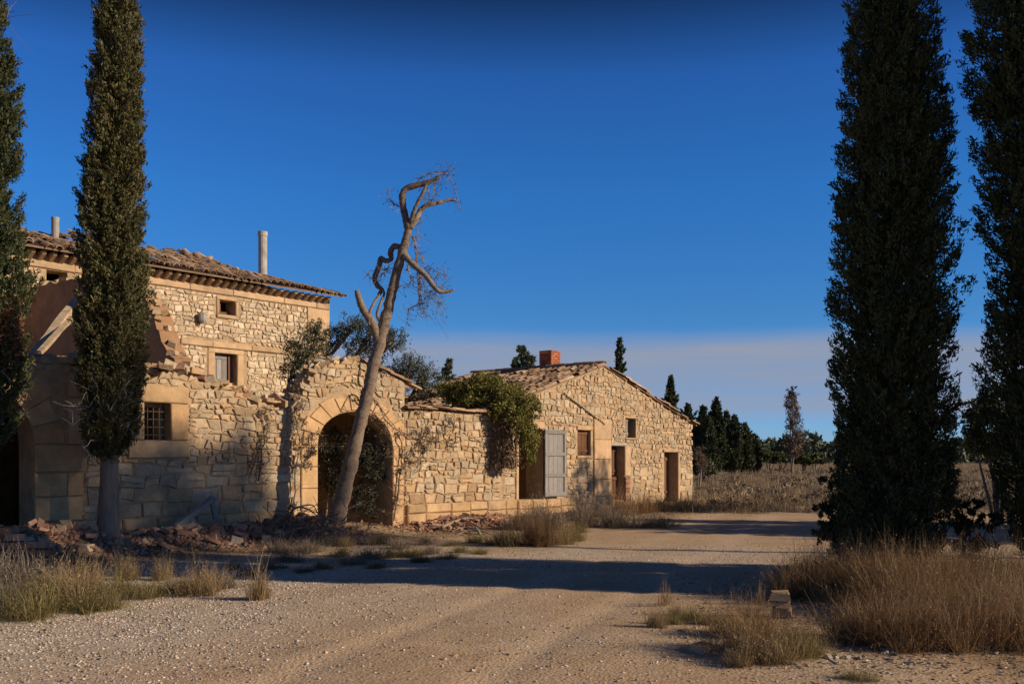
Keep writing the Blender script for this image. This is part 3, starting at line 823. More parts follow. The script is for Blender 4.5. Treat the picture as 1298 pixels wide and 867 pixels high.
for k in range(60):   # loose stones on the broken left shoulder
    u = R.uniform(-2.75, -1.0); s = R.uniform(.05, .12)
    Mx = Matrix.Translation((u, R.uniform(.06, .56), top_gw(u) - .02 + R.uniform(-.03, .03))) @ Euler((R.gauss(0, .3), R.gauss(-.3, .3), R.uniform(0, 3))).to_matrix().to_4x4()
    MB().box((-s * 1.3, -s, -s * .6), (s * 1.3, s, s * .6), M=Mx, jit=s * .22).build('wall_head_stone', M['stone'], gwo)

# ============================================================ courtyard wall
cy = building('courtyard_wall', 'low rubble courtyard wall with orange plinth and slab coping, ivy at its end', 'wall')
CU0, CU1 = .43, 4.10
mb = MB().box((CU0, 0.006, -.5), (CU1, .55, 2.82)); cwo = mb.build('wall', M['mortar'], cy)
def in_cy(u, z): return CU0 + .01 < u < CU1 and .52 < z < 2.80
stonework(cwo, in_cy, CU0, CU1, .52, 2.85, (.11, .22), (.15, .40), M['stone'], w=.006, proud=.04, limit=300, seed=16, big_low=(1.1, (.16, .30), (.25, .6)), split=.3)
plinth(cwo, [(CU0, 4.6)], 0, .52, .006, .12, (.55, 1.0))
u = CU0 - .05
while u < CU1 + .2:
    L = R.uniform(.3, .5)
    Mx = Matrix.Translation((u + L / 2, .26, 2.86 + R.uniform(-.01, .03))) @ Euler((R.gauss(-.06, .04), R.gauss(0.02, .05), R.gauss(0, .06))).to_matrix().to_4x4()
    MB().box((-L / 2 - .03, -.42, -.025), (L / 2 + .02, .38, .03), M=Mx, jit=.025).build('coping_slab', M['tile'], cwo)
    u += L * .8

# ============================================================ cottage with the gable end
ct = building('stone_cottage', 'stone cottage gable with tiled roof, brick chimney and open grey door', 'cottage')
LU, AU, RU, AZ, CEZ, CD = 3.46, 8.86, 14.28, 4.46, 2.86, 5.4
d1 = rect(4.74, 5.76, .50, 2.47); w1 = rect(7.51, 8.19, 1.74, 2.49); d2 = rect(9.27, 10.0, .35, 2.04); uwn = rect(10.09, 10.69, 2.31, 2.92); d3 = rect(12.43, 13.28, .10, 1.86)
cut_ = 13.9
outer = [(4.10, -.5), (RU, -.5), (RU + .05, 1.2), (RU - .05, 2.2), (RU - .25, CEZ - .02), (AU, AZ), (4.10, AZ - (AZ - CEZ) * (AU - 4.10) / (AU - LU))]
mb = MB(); extrude_poly(mb, outer, [d1, w1, d2, uwn, d3], 0.0, .55)
cto = mb.build('gable_wall', M['mortar'], ct); fix_normals(cto)
def top_ct(u): return AZ - (AZ - CEZ) * (AU - u) / (AU - LU) if u < AU else AZ - (AZ - CEZ) * (u - AU) / (RU - AU)
def rr(u, z, r, m=.0): return r[0][0] - m < u < r[1][0] + m and r[0][1] - m < z < r[2][1] + m
def in_ct(u, z):
    if not (4.11 < u < RU + .02 and .25 < z < top_ct(u) - .02): return False
    if u < 7.0 and z < .52: return False
    if rr(u, z, rect(4.60, 5.90, .5, 2.66)) or rr(u, z, rect(7.44, 8.27, 1.64, 2.63)): return False
    if rr(u, z, rect(8.30, 9.26, .2, 2.86)): return False
    if rr(u, z, rect(9.20, 10.32, .2, 2.12)) or rr(u, z, rect(10.03, 10.75, 2.25, 2.98)) or rr(u, z, rect(12.35, 13.40, .0, 1.98)): return False
    # the scar of an older roof line
    return True
stonework(cto, in_ct, 4.10, RU, .25, 4.5, (.095, .20), (.13, .34), M['stone'], proud=.034, limit=300, seed=23, split=.25, big_low=(1.3, (.15, .32), (.2, .52)))
plinth(cto, [(4.62, 9.25)], .0, .50, 0, .11, (.6, 1.0))
# surrounds, plaster panel, lintels
block(cto, 4.60, 5.90, 2.47, 2.68, 0, .05, 'plaster', 'lintel'); block(cto, 4.60, 4.74, .5, 2.47, 0, .045, 'plaster', 'door_jamb'); block(cto, 5.76, 5.90, .5, 2.47, 0, .045, 'plaster', 'door_jamb')
block(cto, 7.44, 8.27, 2.49, 2.62, 0, .05, 'ashlar', 'lintel'); block(cto, 7.44, 8.27, 1.64, 1.74, 0, .05, 'plaster', 'sill')
for a, b_ in ((.50, 1.0), (1.0, 1.62), (1.62, 2.22), (2.22, 2.86)): block(cto, 8.31, 9.24, a, b_, 0, .05, 'plaster', 'plaster_panel')
block(cto, 9.20, 10.1, 2.04, 2.12, 0, .06, 'cement', 'lintel'); block(cto, 10.0, 10.32, 1.1, 2.04, 0, .045, 'plaster', 'door_jamb')
for k in range(9): MB().box((10.02, -.05 - R.random() * .02, .30 + k * .088), (10.30 - R.random() * .06, .03, .375 + k * .088), jit=.006).build('brick', M['brick'], cto)
block(cto, 10.03, 10.75, 2.92, 2.98, 0, .05, 'plaster', 'lintel'); block(cto, 10.03, 10.75, 2.25, 2.31, 0, .05, 'plaster', 'sill')
block(cto, 12.33, 13.42, 1.86, 1.96, 0, .06, 'plaster', 'lintel'); block(cto, 13.28, 13.42, .2, 1.86, 0, .045, 'plaster', 'door_jamb')
# old roof-line scar: a run of small protruding stones
for k in range(22):
    f = k / 21; u = 6.85 + f * 2.0; z = 3.52 - f * .80
    MB().box((u - .06, -.085, z - .025), (u + .06, .03, z + .025), jit=.012).build('scar_stone', M['stone'], cto)
# doors and shutters
shutter(ct, 7.53, 8.17, 1.76, 2.47, .14, 'wood_brown', 'window_shutter', 4)
shutter(ct, 9.30, 9.97, 1.12, 2.0, .30, 'wood_brown', 'door_leaf', 3); shutter(ct, 9.30, 9.97, .37, 1.08, .26, 'wood_brown', 'door_leaf', 3)
shutter(ct, 10.11, 10.34, 2.33, 2.90, .10, 'wood_grey', 'window_shutter', 2)
shutter(ct, 12.95, 13.24, .3, 1.82, .35, 'wood_brown', 'door_leaf', 2)
ld = empty('door', (0, 0, 0)); ld.parent = ct; ld['label'] = 'weathered grey plank door swung open against the wall'
Mr = Matrix.Translation((5.78, -.08, 0)) @ Matrix.Rotation(-.16, 4, 'Z')
for k in range(5): MB().box((k * .166 + .01, -.03, .56), ((k + 1) * .166 + .002, .0, 2.47), M=Mr, jit=.004).build('plank', M['wood_grey'], ld)
for z in (.58, 1.12, 1.72, 2.34): MB().box((.012, -.062, z), (.828, -.032, z + .10), M=Mr, jit=.004).build('rail', M['wood_grey'], ld)
for a in (.012, .765): MB().box((a, -.058, .56), (a + .07, -.034, 2.47), M=Mr, jit=.002).build('stile', M['wood_grey'], ld)
for z in (.75, 2.2): MB().tube([tuple(Mr @ Vector((-.01, -.05, z))), tuple(Mr @ Vector((-.01, -.05, z + .12)))], [.018, .018], 6).build('hinge', M['iron'], ld)
# remaining walls
MB().box((LU, .0 + .55, -.5), (LU + .5, CD, CEZ - .12)).build('side_wall', M['mortar'], ct)
MB().box((RU - .55, .55, -.5), (RU - .05, CD, CEZ - .12)).build('side_wall', M['mortar'], ct)
mb = MB(); extrude_poly(mb, [(LU + .5, -.5), (RU - .55, -.5), (RU - .55, CEZ - .1), (AU, AZ - .1), (LU + .5, CEZ - .1)], [], CD - .5, CD); o = mb.build('back_wall', M['mortar'], ct); fix_normals(o)
MB().box((LU + .5, .56, .0), (RU - .56, CD - .5, .22)).build('floor_slab', M['dark'], ct)
MB().box((6.0, .56, .22), (6.2, CD - .5, 3.1)).build('partition_wall', M['mud'], ct)
# roof
ta = math.atan2(AZ - CEZ, AU - LU)
EXL = .35
mb = MB()
extrude_poly(mb, [(LU - EXL, CEZ - EXL * math.tan(ta) + .01), (AU, AZ + .012), (RU + .28, CEZ - .28 * math.tan(ta) + .01), (RU + .28, CEZ - .28 * math.tan(ta) + .06), (AU, AZ + .065), (LU - EXL, CEZ - EXL * math.tan(ta) + .06)], [], -.04, CD + .1)
cr_o = mb.build('roof', M['roof_deck'], ct); fix_normals(cr_o)
mats = []
nr = int(math.hypot(AU - LU + EXL, AZ - CEZ) / .345)
for side in (-1, 1):
    for ri in range(nr):
        f = ri * .345 * math.cos(ta)
        for ci in range(int(CD / .24) + 1):
            if R.random() < .025: continue
            wv = -.02 + ci * .24
            sag = .06 * math.sin(wv * .8) * (f / 5)
            u = AU + side * (f - .0); z = AZ + .055 - f * math.tan(ta) + R.uniform(0, .025)
            m = Matrix.Translation((u + R.uniform(-.03, .03), wv + R.uniform(-.03, .03) + (ri % 2) * .03, z)) @ Matrix.Rotation((0 if side > 0 else math.pi) + R.gauss(0, .05), 4, 'Z') @ Matrix.Rotation(ta - .02 + R.gauss(0, .02), 4, 'Y') @ Matrix.Rotation(R.gauss(0, .05), 4, 'X')
            mats.append(m)
for ri in range(15): mats.append(Matrix.Translation((AU + R.uniform(-.03, .03), -.05 + ri * .36, AZ + .10 + R.uniform(0, .03))) @ Matrix.Rotation(math.pi / 2 + R.gauss(0, .07), 4, 'Z'))
lay_tiles(cr_o, mats, 300, lambda m: m.translation.y + (6 if m.translation.x > AU + .2 and m.translation.y > .2 else 0))
# brick chimney
CHW = .24; cw_ = 2.3; cu_, cz2 = P(697, 470, cw_); ch0 = AZ + .05 - abs(AU - cu_) * math.tan(ta) - .3; ch1 = P(697, 447, cw_)[1]
chn = MB().box((cu_ - (CHW - .02), cw_ - (CHW - .02), ch0), (cu_ + (CHW - .02), cw_ + (CHW - .02), ch1 - .02)).build('chimney', M['mortar'], cr_o)
z = ch0 + .2; k = 0
CH = []
while z < ch1:
    for (ax, s0) in (('u', -1), ('w', -1), ('u', 1), ('w', 1)):
        off = -(CHW) - (.12 if k % 2 else 0)
        while off < (CHW):
            a, b_ = max(off, -(CHW)), min(off + .25, (CHW))
            if b_ - a > .03:
                if ax == 'u': lo, hi = (cu_ + a, cw_ + s0 * (CHW - .01) - .02, z), (cu_ + b_ - .012, cw_ + s0 * (CHW - .01) + .02, z + .062)
                else: lo, hi = (cu_ + s0 * (CHW - .01) - .021, cw_ + a, z), (cu_ + s0 * (CHW - .01) + .021, cw_ + b_ - .012, z + .062)
                CH.append((lo, hi))
            off += .255
    z += .074; k += 1
mb = MB()
for lo, hi in CH: mb.box(lo, hi, jit=.002)
mb.build('brick_courses', M['brick_orange'], cr_o, kind='stuff')

# ------------------------------------------------------------ plants: leaf clouds
def unit(v): return v / (np.linalg.norm(v, axis=1, keepdims=True) + 1e-9)
def leaves(C, Dn, L, Wd, droop=0.0, tint=None, r=rng):
    """diamond leaves at C (n,3) pointing along Dn, length L, width Wd; returns V, F, tint"""
    n = len(C)
    Dn = unit(Dn)
    a = unit(np.cross(Dn, r.standard_normal((n, 3))))
    b = np.cross(Dn, a)
    L = np.broadcast_to(L, (n,))[:, None]; Wd = np.broadcast_to(Wd, (n,))[:, None]
    p0 = C - Dn * L * .5; p2 = C + Dn * L * .5 + b * L * droop
    m = C - Dn * L * .05 + b * L * .10
    V = np.stack([p0, m + a * Wd * .5, p2, m - a * Wd * .5], 1).reshape(-1, 3)
    F = np.arange(4 * n).reshape(-1, 4)
    if tint is None: tint = r.random((n, 2))
    return V, F, np.repeat(tint, 4, 0)

def join(parts):
    V, F, T, k = [], [], [], 0
    for v, f, t in parts:
        V.append(v); F.append(f + k); T.append(t); k += len(v)
    return np.concatenate(V), np.concatenate(F), np.concatenate(T)

def spline(pts, k=6):
    pts = [Vector(p) for p in pts]; out = []
    for i in range(len(pts) - 1):
        p0 = pts[max(i - 1, 0)]; p1 = pts[i]; p2 = pts[i + 1]; p3 = pts[min(i + 2, len(pts) - 1)]
        for j in range(k):
            t = j / k
            out.append(0.5 * ((2 * p1) + (p2 - p0) * t + (2 * p0 - 5 * p1 + 4 * p2 - p3) * t * t + (3 * p1 - p0 - 3 * p2 + p3) * t ** 3))
    out.append(pts[-1]); return out
def interp_r(r, n, k):
    return list(np.interp(np.linspace(0, len(r) - 1, n), np.arange(len(r)), r))

def cypress(name, base, prof, label, group, mat, n_clump=900, per=44, trunk_r=.17, seed=1, lean=(0, 0), leaf=(.085, .032), bottom_branches=0, bulge=.14, fill=11.0, ragged=.13):
    """prof: (height, radius) pairs; the crown is many small upright sprays of scale leaves"""
    r = np.random.default_rng(seed)
    hs = np.array([p[0] for p in prof]); rs = np.array([p[1] for p in prof])
    H = hs[-1]
    root = empty(name, base); tag(root, label, 'cypress tree', group)
    # clump centres on the surface, denser where the crown is wide
    hh = np.linspace(hs[0], H, 400); wgt = np.interp(hh, hs, rs) + .04; cdf = np.cumsum(wgt) / wgt.sum()
    h = np.interp(r.random(n_clump), cdf, hh); th = r.uniform(0, 2 * np.pi, n_clump)
    rad = np.interp(h, hs, rs)
    lob = 1 + bulge * (2 * vnoise(th * 1.6 + 3, h * .9, seed) - 1) + bulge * .7 * (2 * vnoise(th * 4 + 9, h * 2.6, seed + 1) - 1)
    wrap = np.abs(th - np.pi) > 2.6
    lob[wrap] = 1 + (lob[wrap] - 1) * .5
    depth = 1 - .55 * r.random(n_clump) ** 2.2
    rr_ = rad * lob * depth
    C = np.stack([rr_ * np.cos(th) + lean[0] * h / H, rr_ * np.sin(th) + lean[1] * h / H, h], 1)
    out = np.stack([np.cos(th), np.sin(th), np.full_like(th, 1.3)], 1)
    # some sprays stick out
    stick = r.random(n_clump) < (.05 if ragged == .13 else .3)
    C[stick, :2] += (np.stack([np.cos(th), np.sin(th)], 1) * r.uniform(.03, ragged, (n_clump, 1)))[stick]
    N = n_clump * per
    cc = np.repeat(C, per, 0); oo = np.repeat(unit(out), per, 0)
    t = r.random((N, 1)) ** .8
    ln = np.repeat(r.uniform(.16, .36, (n_clump, 1)), per, 0)
    off = r.standard_normal((N, 3)) * np.array([.045, .045, .04]) * (1.15 - .7 * t)
    pos = cc + oo * (t - .45) * ln + off
    dirs = oo + r.standard_normal((N, 3)) * .55
    ct_ = np.repeat(r.random((n_clump, 2)), per, 0)
    tn = np.clip(.55 * ct_ + .45 * r.random((N, 2)), 0, 1)
    V, F, T = leaves(pos, dirs, r.uniform(.6, 1.4, N) * leaf[0], r.uniform(.6, 1.4, N) * leaf[1], tint=tn, r=r)
    # denser foliage inside the crown
    ni = int(n_clump * fill)
    if ni:
        h = np.interp(r.random(ni), cdf, hh); th = r.uniform(0, 6.283, ni); q = np.interp(h, hs, rs) * np.sqrt(r.random(ni)) * .74
        C = np.stack([q * np.cos(th) + lean[0] * h / H, q * np.sin(th) + lean[1] * h / H, h], 1)
        v2 = leaves(C, np.stack([np.cos(th), np.sin(th), np.full(ni, 1.5)], 1) + r.standard_normal((ni, 3)) * .5, leaf[0] * r.uniform(1.2, 2.0, ni), leaf[1] * r.uniform(1.8, 3.2, ni), r=r)
        V, F, T = join([(V, F, T), v2])
    np_mesh('crown', V, F, mat, T, root)
    mb = MB()
    pts = [(0, 0, -.25), (0, 0, .02), (0.01, 0, hs[0] + .3)]
    n = 12
    P_ = [(0, 0, -.3)] + [(lean[0] * z / H + .012 * math.sin(z * 3), lean[1] * z / H, z) for z in np.linspace(0, H * .93, n)]
    Rr = [trunk_r * 1.35] + [trunk_r * (1.2 if k == 0 else 1.0) * (1 - .93 * k / n) for k in range(n)]
    V_ = mb.tube(P_, Rr, 10)
    for k in range(34):   # limbs hidden in the crown
        z = r.uniform(hs[0] * 1.02, H * .85); a = r.uniform(0, 6.28); q = float(np.interp(z, hs, rs))
        b0 = Vector((lean[0] * z / H, lean[1] * z / H, z - q * .7)); b1 = Vector((math.cos(a) * q * .6, math.sin(a) * q * .6, z + q * .5)) + Vector((lean[0] * z / H, lean[1] * z / H, 0))
        mb.tube([b0, (b0 + b1) / 2 + Vector((math.cos(a), math.sin(a), -.3)) * q * .15, b1], [.03, .022, .008], 5)
    mb.build('trunk', M['bark'], root, smooth=True)
    return root

def dead_twigs(root, n, z0, z1, rad, seed, mat='twig', rr0=.010, a_range=(0, 6.28), nm='dead_twigs'):
    r = random.Random(seed); mb = MB()
    for k in range(n):
        a = r.uniform(*a_range); z = r.uniform(z0, z1); p = Vector((math.cos(a) * .1, math.sin(a) * .1, z)); d = Vector((math.cos(a), math.sin(a), r.uniform(-.5, 1.2))).normalized()
        pts = [p.copy()]; L = r.uniform(.5, 1.1) * rad
        for j in range(5):
            p = p + d * L / 4; d = (d + Vector((r.gauss(0, .3), r.gauss(0, .3), r.gauss(.1, .35)))).normalized(); pts.append(p.copy())
        mb.tube(pts, [rr0 * (1 - .17 * j) for j in range(6)], 4)
        for q in range(3):
            j = r.randrange(1, 5); s = pts[j].copy(); e2 = Vector((r.gauss(0, 1), r.gauss(0, 1), r.gauss(.2, 1))).normalized()
            mb.tube([s, s + e2 * L * .15 + Vector((0, 0, .02)), s + e2 * L * .32], [rr0 * .6, rr0 * .45, rr0 * .2], 3)
    return mb.build(nm, M[mat], root)

CYG = 'tall cypresses lining the farm track'
def gpt(x, y, D): return (((x - CX) / FPX * D), D)
# left: lit cypress with a bare pale trunk in front of the barred window
bx, by = -7.02, 17.30; b0 = (bx, by, gz1(bx, by) - .05)
def hz(y, D): return EYE + (HOR - y) / FPX * D - b0[2]
def rpx(p, D): return p / FPX * D
pf = [(hz(585, 17.3), .05), (hz(572, 17.3), .30), (hz(545, 17.3), .44), (hz(480, 17.3), .49), (hz(400, 17.3), .49), (hz(300, 17.3), .47), (hz(200, 17.3), .41), (hz(100, 17.3), .36), (hz(0, 17.3), .27), (hz(-110, 17.3), .16), (hz(-170, 17.3), .02)]
c1 = cypress('cypress_tree', b0, pf, 'slender sunlit cypress with bare grey trunk growing in the rubble heap', CYG, M['cypress_lit'], 1900, 52, .165, 31, (.22, 0), (.070, .024), bulge=.22)
dead_twigs(c1, 26, hz(560, 17.3), hz(500, 17.3), .75, 3, a_range=(-2.4, -.3)).data.materials[0] = M['wood_grey']
# its neighbour at the doorway, partly brown
bx2, by2 = -8.44, 15.6; b2 = (bx2, by2, gz1(bx2, by2) - .05)
hz2 = lambda y: EYE + (HOR - y) / FPX * 15.6 - b2[2]
pf = [(hz2(600), .05), (hz2(560), .45), (hz2(500), .68), (hz2(400), .66), (hz2(300), .71), (hz2(230), .64), (hz2(170), .66), (hz2(120), .72), (hz2(80), .56), (hz2(40), .46), (hz2(0), .42), (hz2(-90), .22), (hz2(-160), .02)]
c2 = cypress('cypress_tree', b2, pf, 'dark green cypress with a brown dead patch beside the arched doorway', CYG, M['cypress'], 1600, 56, .17, 37, (0, 0), (.070, .022), bulge=.22)
r = np.random.default_rng(5)
n = 2600
th = r.uniform(-1.1, .9, n); q = r.uniform(.46, .72, n); hh = hz2(425) + r.normal(0, .27, n)
C = np.stack([q * np.cos(th), q * np.sin(th), hh], 1)
V, F, T = leaves(C, np.stack([np.cos(th), np.sin(th), r.normal(0, .6, n)], 1) + r.standard_normal((n, 3)) * .4, r.uniform(.05, .12, n), .03)
np_mesh('dead_foliage', V, F, M['dead_leaf'], T, c2)
dead_twigs(c2, 9, hz2(560), hz2(470), .8, 8, a_range=(-1.0, .7)).data.materials[0] = M['wood_grey']
dead_twigs(c2, 14, hz2(40), hz2(-10), .95, 9, a_range=(-.9, .6), rr0=.006)
# right: two cypresses in shade, more of the row beyond the frame
D3 = 12.4; bx3, by3 = gpt(1131, 0, D3); b3 = (bx3, by3, gz1(bx3, by3) - .05); h3 = lambda y: EYE + (HOR - y) / FPX * D3 - b3[2]
pf = [(.15, .10), (.4, .36), (h3(690), .56), (h3(650), .66), (h3(600), .66), (h3(500), .71), (h3(400), .70), (h3(300), .66), (h3(200), .64), (h3(100), .54), (h3(0), .41), (h3(-90), .27), (h3(-160), .03)]
c3 = cypress('cypress_tree', b3, pf, 'broad dark cypress in shade rising from the dry bushes beside the track', CYG, M['cypress'], 1700, 60, .2, 41, (0, 0), (.065, .019), bulge=.08)
D4 = 11.7; bx4, by4 = gpt(1332, 0, D4); b4 = (bx4, by4, gz1(bx4, by4) - .05); h4 = lambda y: EYE + (HOR - y) / FPX * D4 - b4[2]
pf = [(.25, .08), (h4(690), .40), (h4(640), .48), (h4(560), .57), (h4(490), .70), (h4(420), .69), (h4(350), .62), (h4(300), .63), (h4(240), .74), (h4(150), .76), (h4(110), .84), (h4(60), .86), (h4(0), .78), (h4(-130), .4), (h4(-210), .03)]
c4 = cypress('cypress_tree', b4, pf, 'shaded cypress with a ragged bulging outline at the end of the row', CYG, M['cypress'], 1700, 60, .2, 47, (0, 0), (.065, .019), bulge=.13)
def copy_tree(o, loc, rz, sc, label):
    c = o.copy(); COL.objects.link(c); c.location = loc; c.rotation_euler = (0, 0, rz); c.scale = (sc[0], sc[0], sc[1]); c['label'] = label
    for ch in o.children:
        k = ch.copy(); COL.objects.link(k); k.parent = c
    return c
for (X, Y, rz, s, sz) in ((7.9, 11.35, 1.0, 1.05, .95), (9.7, 10.9, 2.1, 1.1, .95), (11.6, 12.2, 2.9, 1.1, .9)):
    copy_tree(c3, (X, Y, gz1(X, Y) - .05), rz, (s, sz), 'cypress further along the row beside the track')
# broadleaf trees and shrubs: limbs with leaf clumps round their ends
def leafy(name, base, clumps, n_leaf, leaf, mat, label, cat, group=None, trunk=(.09, None), limbs=True, seed=1, spread=.9, up=.3, droop=.15, hollow=.35, trunk_mat='bark', crown_name='crown', stems=1):
    """clumps: (dx, dy, dz, rx, ry, rz) ellipsoids relative to base"""
    r = np.random.default_rng(seed)
    root = empty(name, base); tag(root, label, cat, group)
    vol = np.array([c[3] * c[4] + c[4] * c[5] + c[3] * c[5] for c in clumps]); vol = vol / vol.sum()
    parts = []
    mb = MB()
    for c, vv in zip(clumps, vol):
        n = int(n_leaf * vv); k = max(6, n // 26)
        d = unit(r.standard_normal((k, 3))); q = hollow + (1 - hollow) * r.random((k, 1)) ** .6
        cc = np.array(c[:3]) + d * q * np.array(c[3:]) * r.uniform(.75, 1.15, (k, 1))
        idx = r.integers(0, k, n)
        sz = (c[3] + c[4] + c[5]) / 3
        pos = cc[idx] + r.standard_normal((n, 3)) * min(.24, sz * .22) * .55
        dirs = d[idx] * .8 + r.standard_normal((n, 3)) * spread + np.array([0, 0, up])
        ct_ = r.random((k, 2))[idx]
        parts.append(leaves(pos, dirs, r.uniform(.6, 1.35, n) * leaf[0], r.uniform(.6, 1.35, n) * leaf[1], tint=np.clip(.5 * ct_ + .5 * r.random((n, 2)), 0, 1), r=r, droop=droop))
        if limbs:
            o_ = Vector((r.normal(0, .05), r.normal(0, .05), .0))
            e_ = Vector(c[:3]); mid_ = o_ * .4 + e_ * .55 + Vector((r.normal(0, .12), r.normal(0, .12), .05))
            mb.tube([o_ + Vector((0, 0, -.15)), o_ * .6 + mid_ * .4, mid_, e_], [trunk[0], trunk[0] * .8, trunk[0] * .55, trunk[0] * .25], 6)
            for j in range(7):
                t = Vector(cc[r.integers(0, k)]); mb.tube([e_ * .7 + mid_ * .3, (e_ + t) / 2 + Vector((0, 0, .05)), t], [trunk[0] * .28, trunk[0] * .16, .004], 4)
    V, F, T = join(parts)
    np_mesh(crown_name, V, F, mat, T, root)
    if mb.v: mb.build('trunk', M[trunk_mat], root, smooth=True)
    return root

def rel(base, x, y, D, rx, ry=None, rz=None):
    p = at(x, y, D); s = D / FPX
    return (p.x - base[0], p.y - base[1], p.z - base[2], rx * s, (ry if ry else rx) * s, (rz if rz else rx) * s)
# stone pines beyond the right edge of the photograph; their crowns shade the foot of the ruined wall
SH = Vector((math.sin(SUN_AZ), math.cos(SUN_AZ))); TAN = math.tan(SUN_EL)
def shade_pine(spots, dist, seed, label, th=.17):
    """a pine dist metres towards the sun from the wall; spots: wall pixels (x, y) where its crown lumps throw the tops of their shadows, with their width and height"""
    x0 = sum(q[0] for q in spots) / len(spots)
    u, z = P(x0, 560); p = Vector(world(u, 0)[:2]) + SH * dist; b = (p.x, p.y, gz1(p.x, p.y) - .05); cl = []
    for (x, y, rw, rh) in spots:
        u, z = P(x, y); q = Vector(world(u, 0)[:2]) + SH * dist
        cl.append((q.x - p.x, q.y - p.y, z + dist * TAN - rh - b[2], rw, rw, rh))
    o = leafy('stone_pine', b, cl, 2600 * len(cl), (.17, .055), M['pine'], label, 'pine tree', 'stone pines beyond the cypress row', limbs=False, seed=seed)
    mb = MB(); zc = min(c[2] for c in cl); pts = [(0, 0, -.2), (.1, 0, zc * .5), (0, .1, zc)]
    mb.tube(spline(pts, 4), list(np.linspace(th, th * .6, 9)), 8)
    for c in cl: mb.tube([(0, .1, zc - .6), (c[0] * .5, c[1] * .5, (zc + c[2]) / 2), c[:3]], [th * .5, th * .35, .03], 6)
    mb.build('trunk', M['bark'], o, smooth=True)
shade_pine([(70, 432, 1.5, 2.2), (120, 440, 1.5, 2.2), (165, 500, 1.2, 2.0), (40, 520, 1.5, 2.4)], 40, 151, 'tall stone pine with the widest crown, beyond the cypress row')
shade_pine([(205, 535, .9, 1.9), (236, 528, .6, 1.9), (262, 565, .8, 1.8), (292, 522, .65, 2.0), (322, 555, .7, 1.9)], 38, 152, 'tall stone pine with a lumpy flat crown, beyond the cypress row')
shade_pine([(738, 575, .7, 2.0), (758, 582, .7, 2.0)], 16, 153, 'small stone pine beyond the cypress row', .1)
leafy('holm_oak', (13.8, 20.4, gz1(13.8, 20.4)), [(0, 0, 2.6, 1.7, 1.7, 2.0), (-.3, 1.2, 2.0, 1.5, 1.5, 1.6), (.4, -1.4, 1.9, 1.5, 1.5, 1.5), (0, 2.4, 1.6, 1.2, 1.2, 1.3)], 24000, (.15, .08), M['bush'], 'broad low holm oak beyond the cypress row', 'tree', seed=154, trunk=(.1, 0))
# olive bushes above the wall
b = world(-2.2, 2.6); b = (b[0], b[1], gz1(b[0], b[1])); D = b[1]
leafy('olive_shrub', b, [rel(b, 388, 440, D, 30, 26, 24), rel(b, 372, 462, D, 18, 18, 22), rel(b, 404, 420, D, 16, 16, 14), rel(b, 385, 485, D, 16, 14, 16)], 5200, (.085, .022), M['olive'], 'grey-green olive shrub rising behind the broken wall below the plaster corner', 'olive tree', 'olive trees behind the walls', seed=51, trunk=(.06, 0))
b = world(-.2, 6.4); b = (b[0], b[1], gz1(b[0], b[1])); D = b[1]
leafy('olive_tree', b, [rel(b, 445, 420, D, 26, 26, 24), rel(b, 470, 428, D, 26, 24, 22), rel(b, 425, 432, D, 16, 18, 22), rel(b, 500, 430, D, 20, 20, 18), rel(b, 462, 455, D, 30, 24, 18)], 6000, (.10, .026), M['olive'], 'olive tree standing behind the gateway, seen beyond the dead trunk', 'olive tree', 'olive trees behind the walls', seed=52, trunk=(.11, 0))
b = world(2.9, 6.5); b = (b[0], b[1], gz1(b[0], b[1])); D = b[1]
leafy('olive_tree', b, [rel(b, 522, 470, D, 24, 24, 26), rel(b, 540, 480, D, 24, 24, 24), rel(b, 505, 480, D, 18, 20, 26), rel(b, 545, 500, D, 22, 20, 18)], 6000, (.10, .026), M['olive'], 'rounded olive tree behind the courtyard wall right of the gateway roof', 'olive tree', 'olive trees behind the walls', seed=53, trunk=(.11, 0))
# ivy hanging over the end of the courtyard wall
b = world(3.75, .1); b = (b[0], b[1], 2.62); D = b[1] - .3
iv = leafy('ivy', b, [rel(b, 580, 497, D + .9, 26, 26, 16), rel(b, 612, 490, D + .7, 28, 26, 18), rel(b, 642, 503, D + .4, 30, 28, 20), rel(b, 668, 515, D + .2, 18, 20, 16), rel(b, 655, 528, D + .1, 22, 22, 22), rel(b, 668, 550, D + .1, 15, 16, 24), rel(b, 672, 575, D + .1, 10, 12, 16), rel(b, 632, 522, D, 22, 18, 14), rel(b, 600, 506, D + .3, 18, 20, 9)], 19000, (.068, .044), M['ivy'], 'yellow-green ivy spilling over the courtyard wall beside the grey door', 'ivy', seed=54, limbs=False, spread=1.2, up=-.15, droop=.3)
r = np.random.default_rng(9)
n = 2600
xx = r.normal(642, 9, n); yy = 522 + 72 * r.random(n) ** .8; DD = D - .05 + r.normal(0, .08, n)
C = np.stack([(xx - CX) / FPX * DD, DD, EYE + (HOR - yy) / FPX * DD], 1) - np.array(b)
V, F, T = leaves(C, np.stack([r.normal(0, .5, n), r.normal(0, .5, n), -np.ones(n)], 1), r.uniform(.05, .13, n), .022)
np_mesh('dry_strands', V, F, M['ivy_dry'], T, iv)
mb = MB(); rr_ = random.Random(3)
for k in range(30):
    x0 = rr_.gauss(640, 10); p = [at(x0, 520, D) - Vector(b)]
    for j in range(5): p.append(at(x0 + rr_.gauss(0, 4), 535 + j * 14, D - .02 + rr_.gauss(0, .04)) - Vector(b))
    mb.tube(p, [.012, .01, .009, .008, .006, .003], 4)
mb.build('stems', M['twig'], iv)

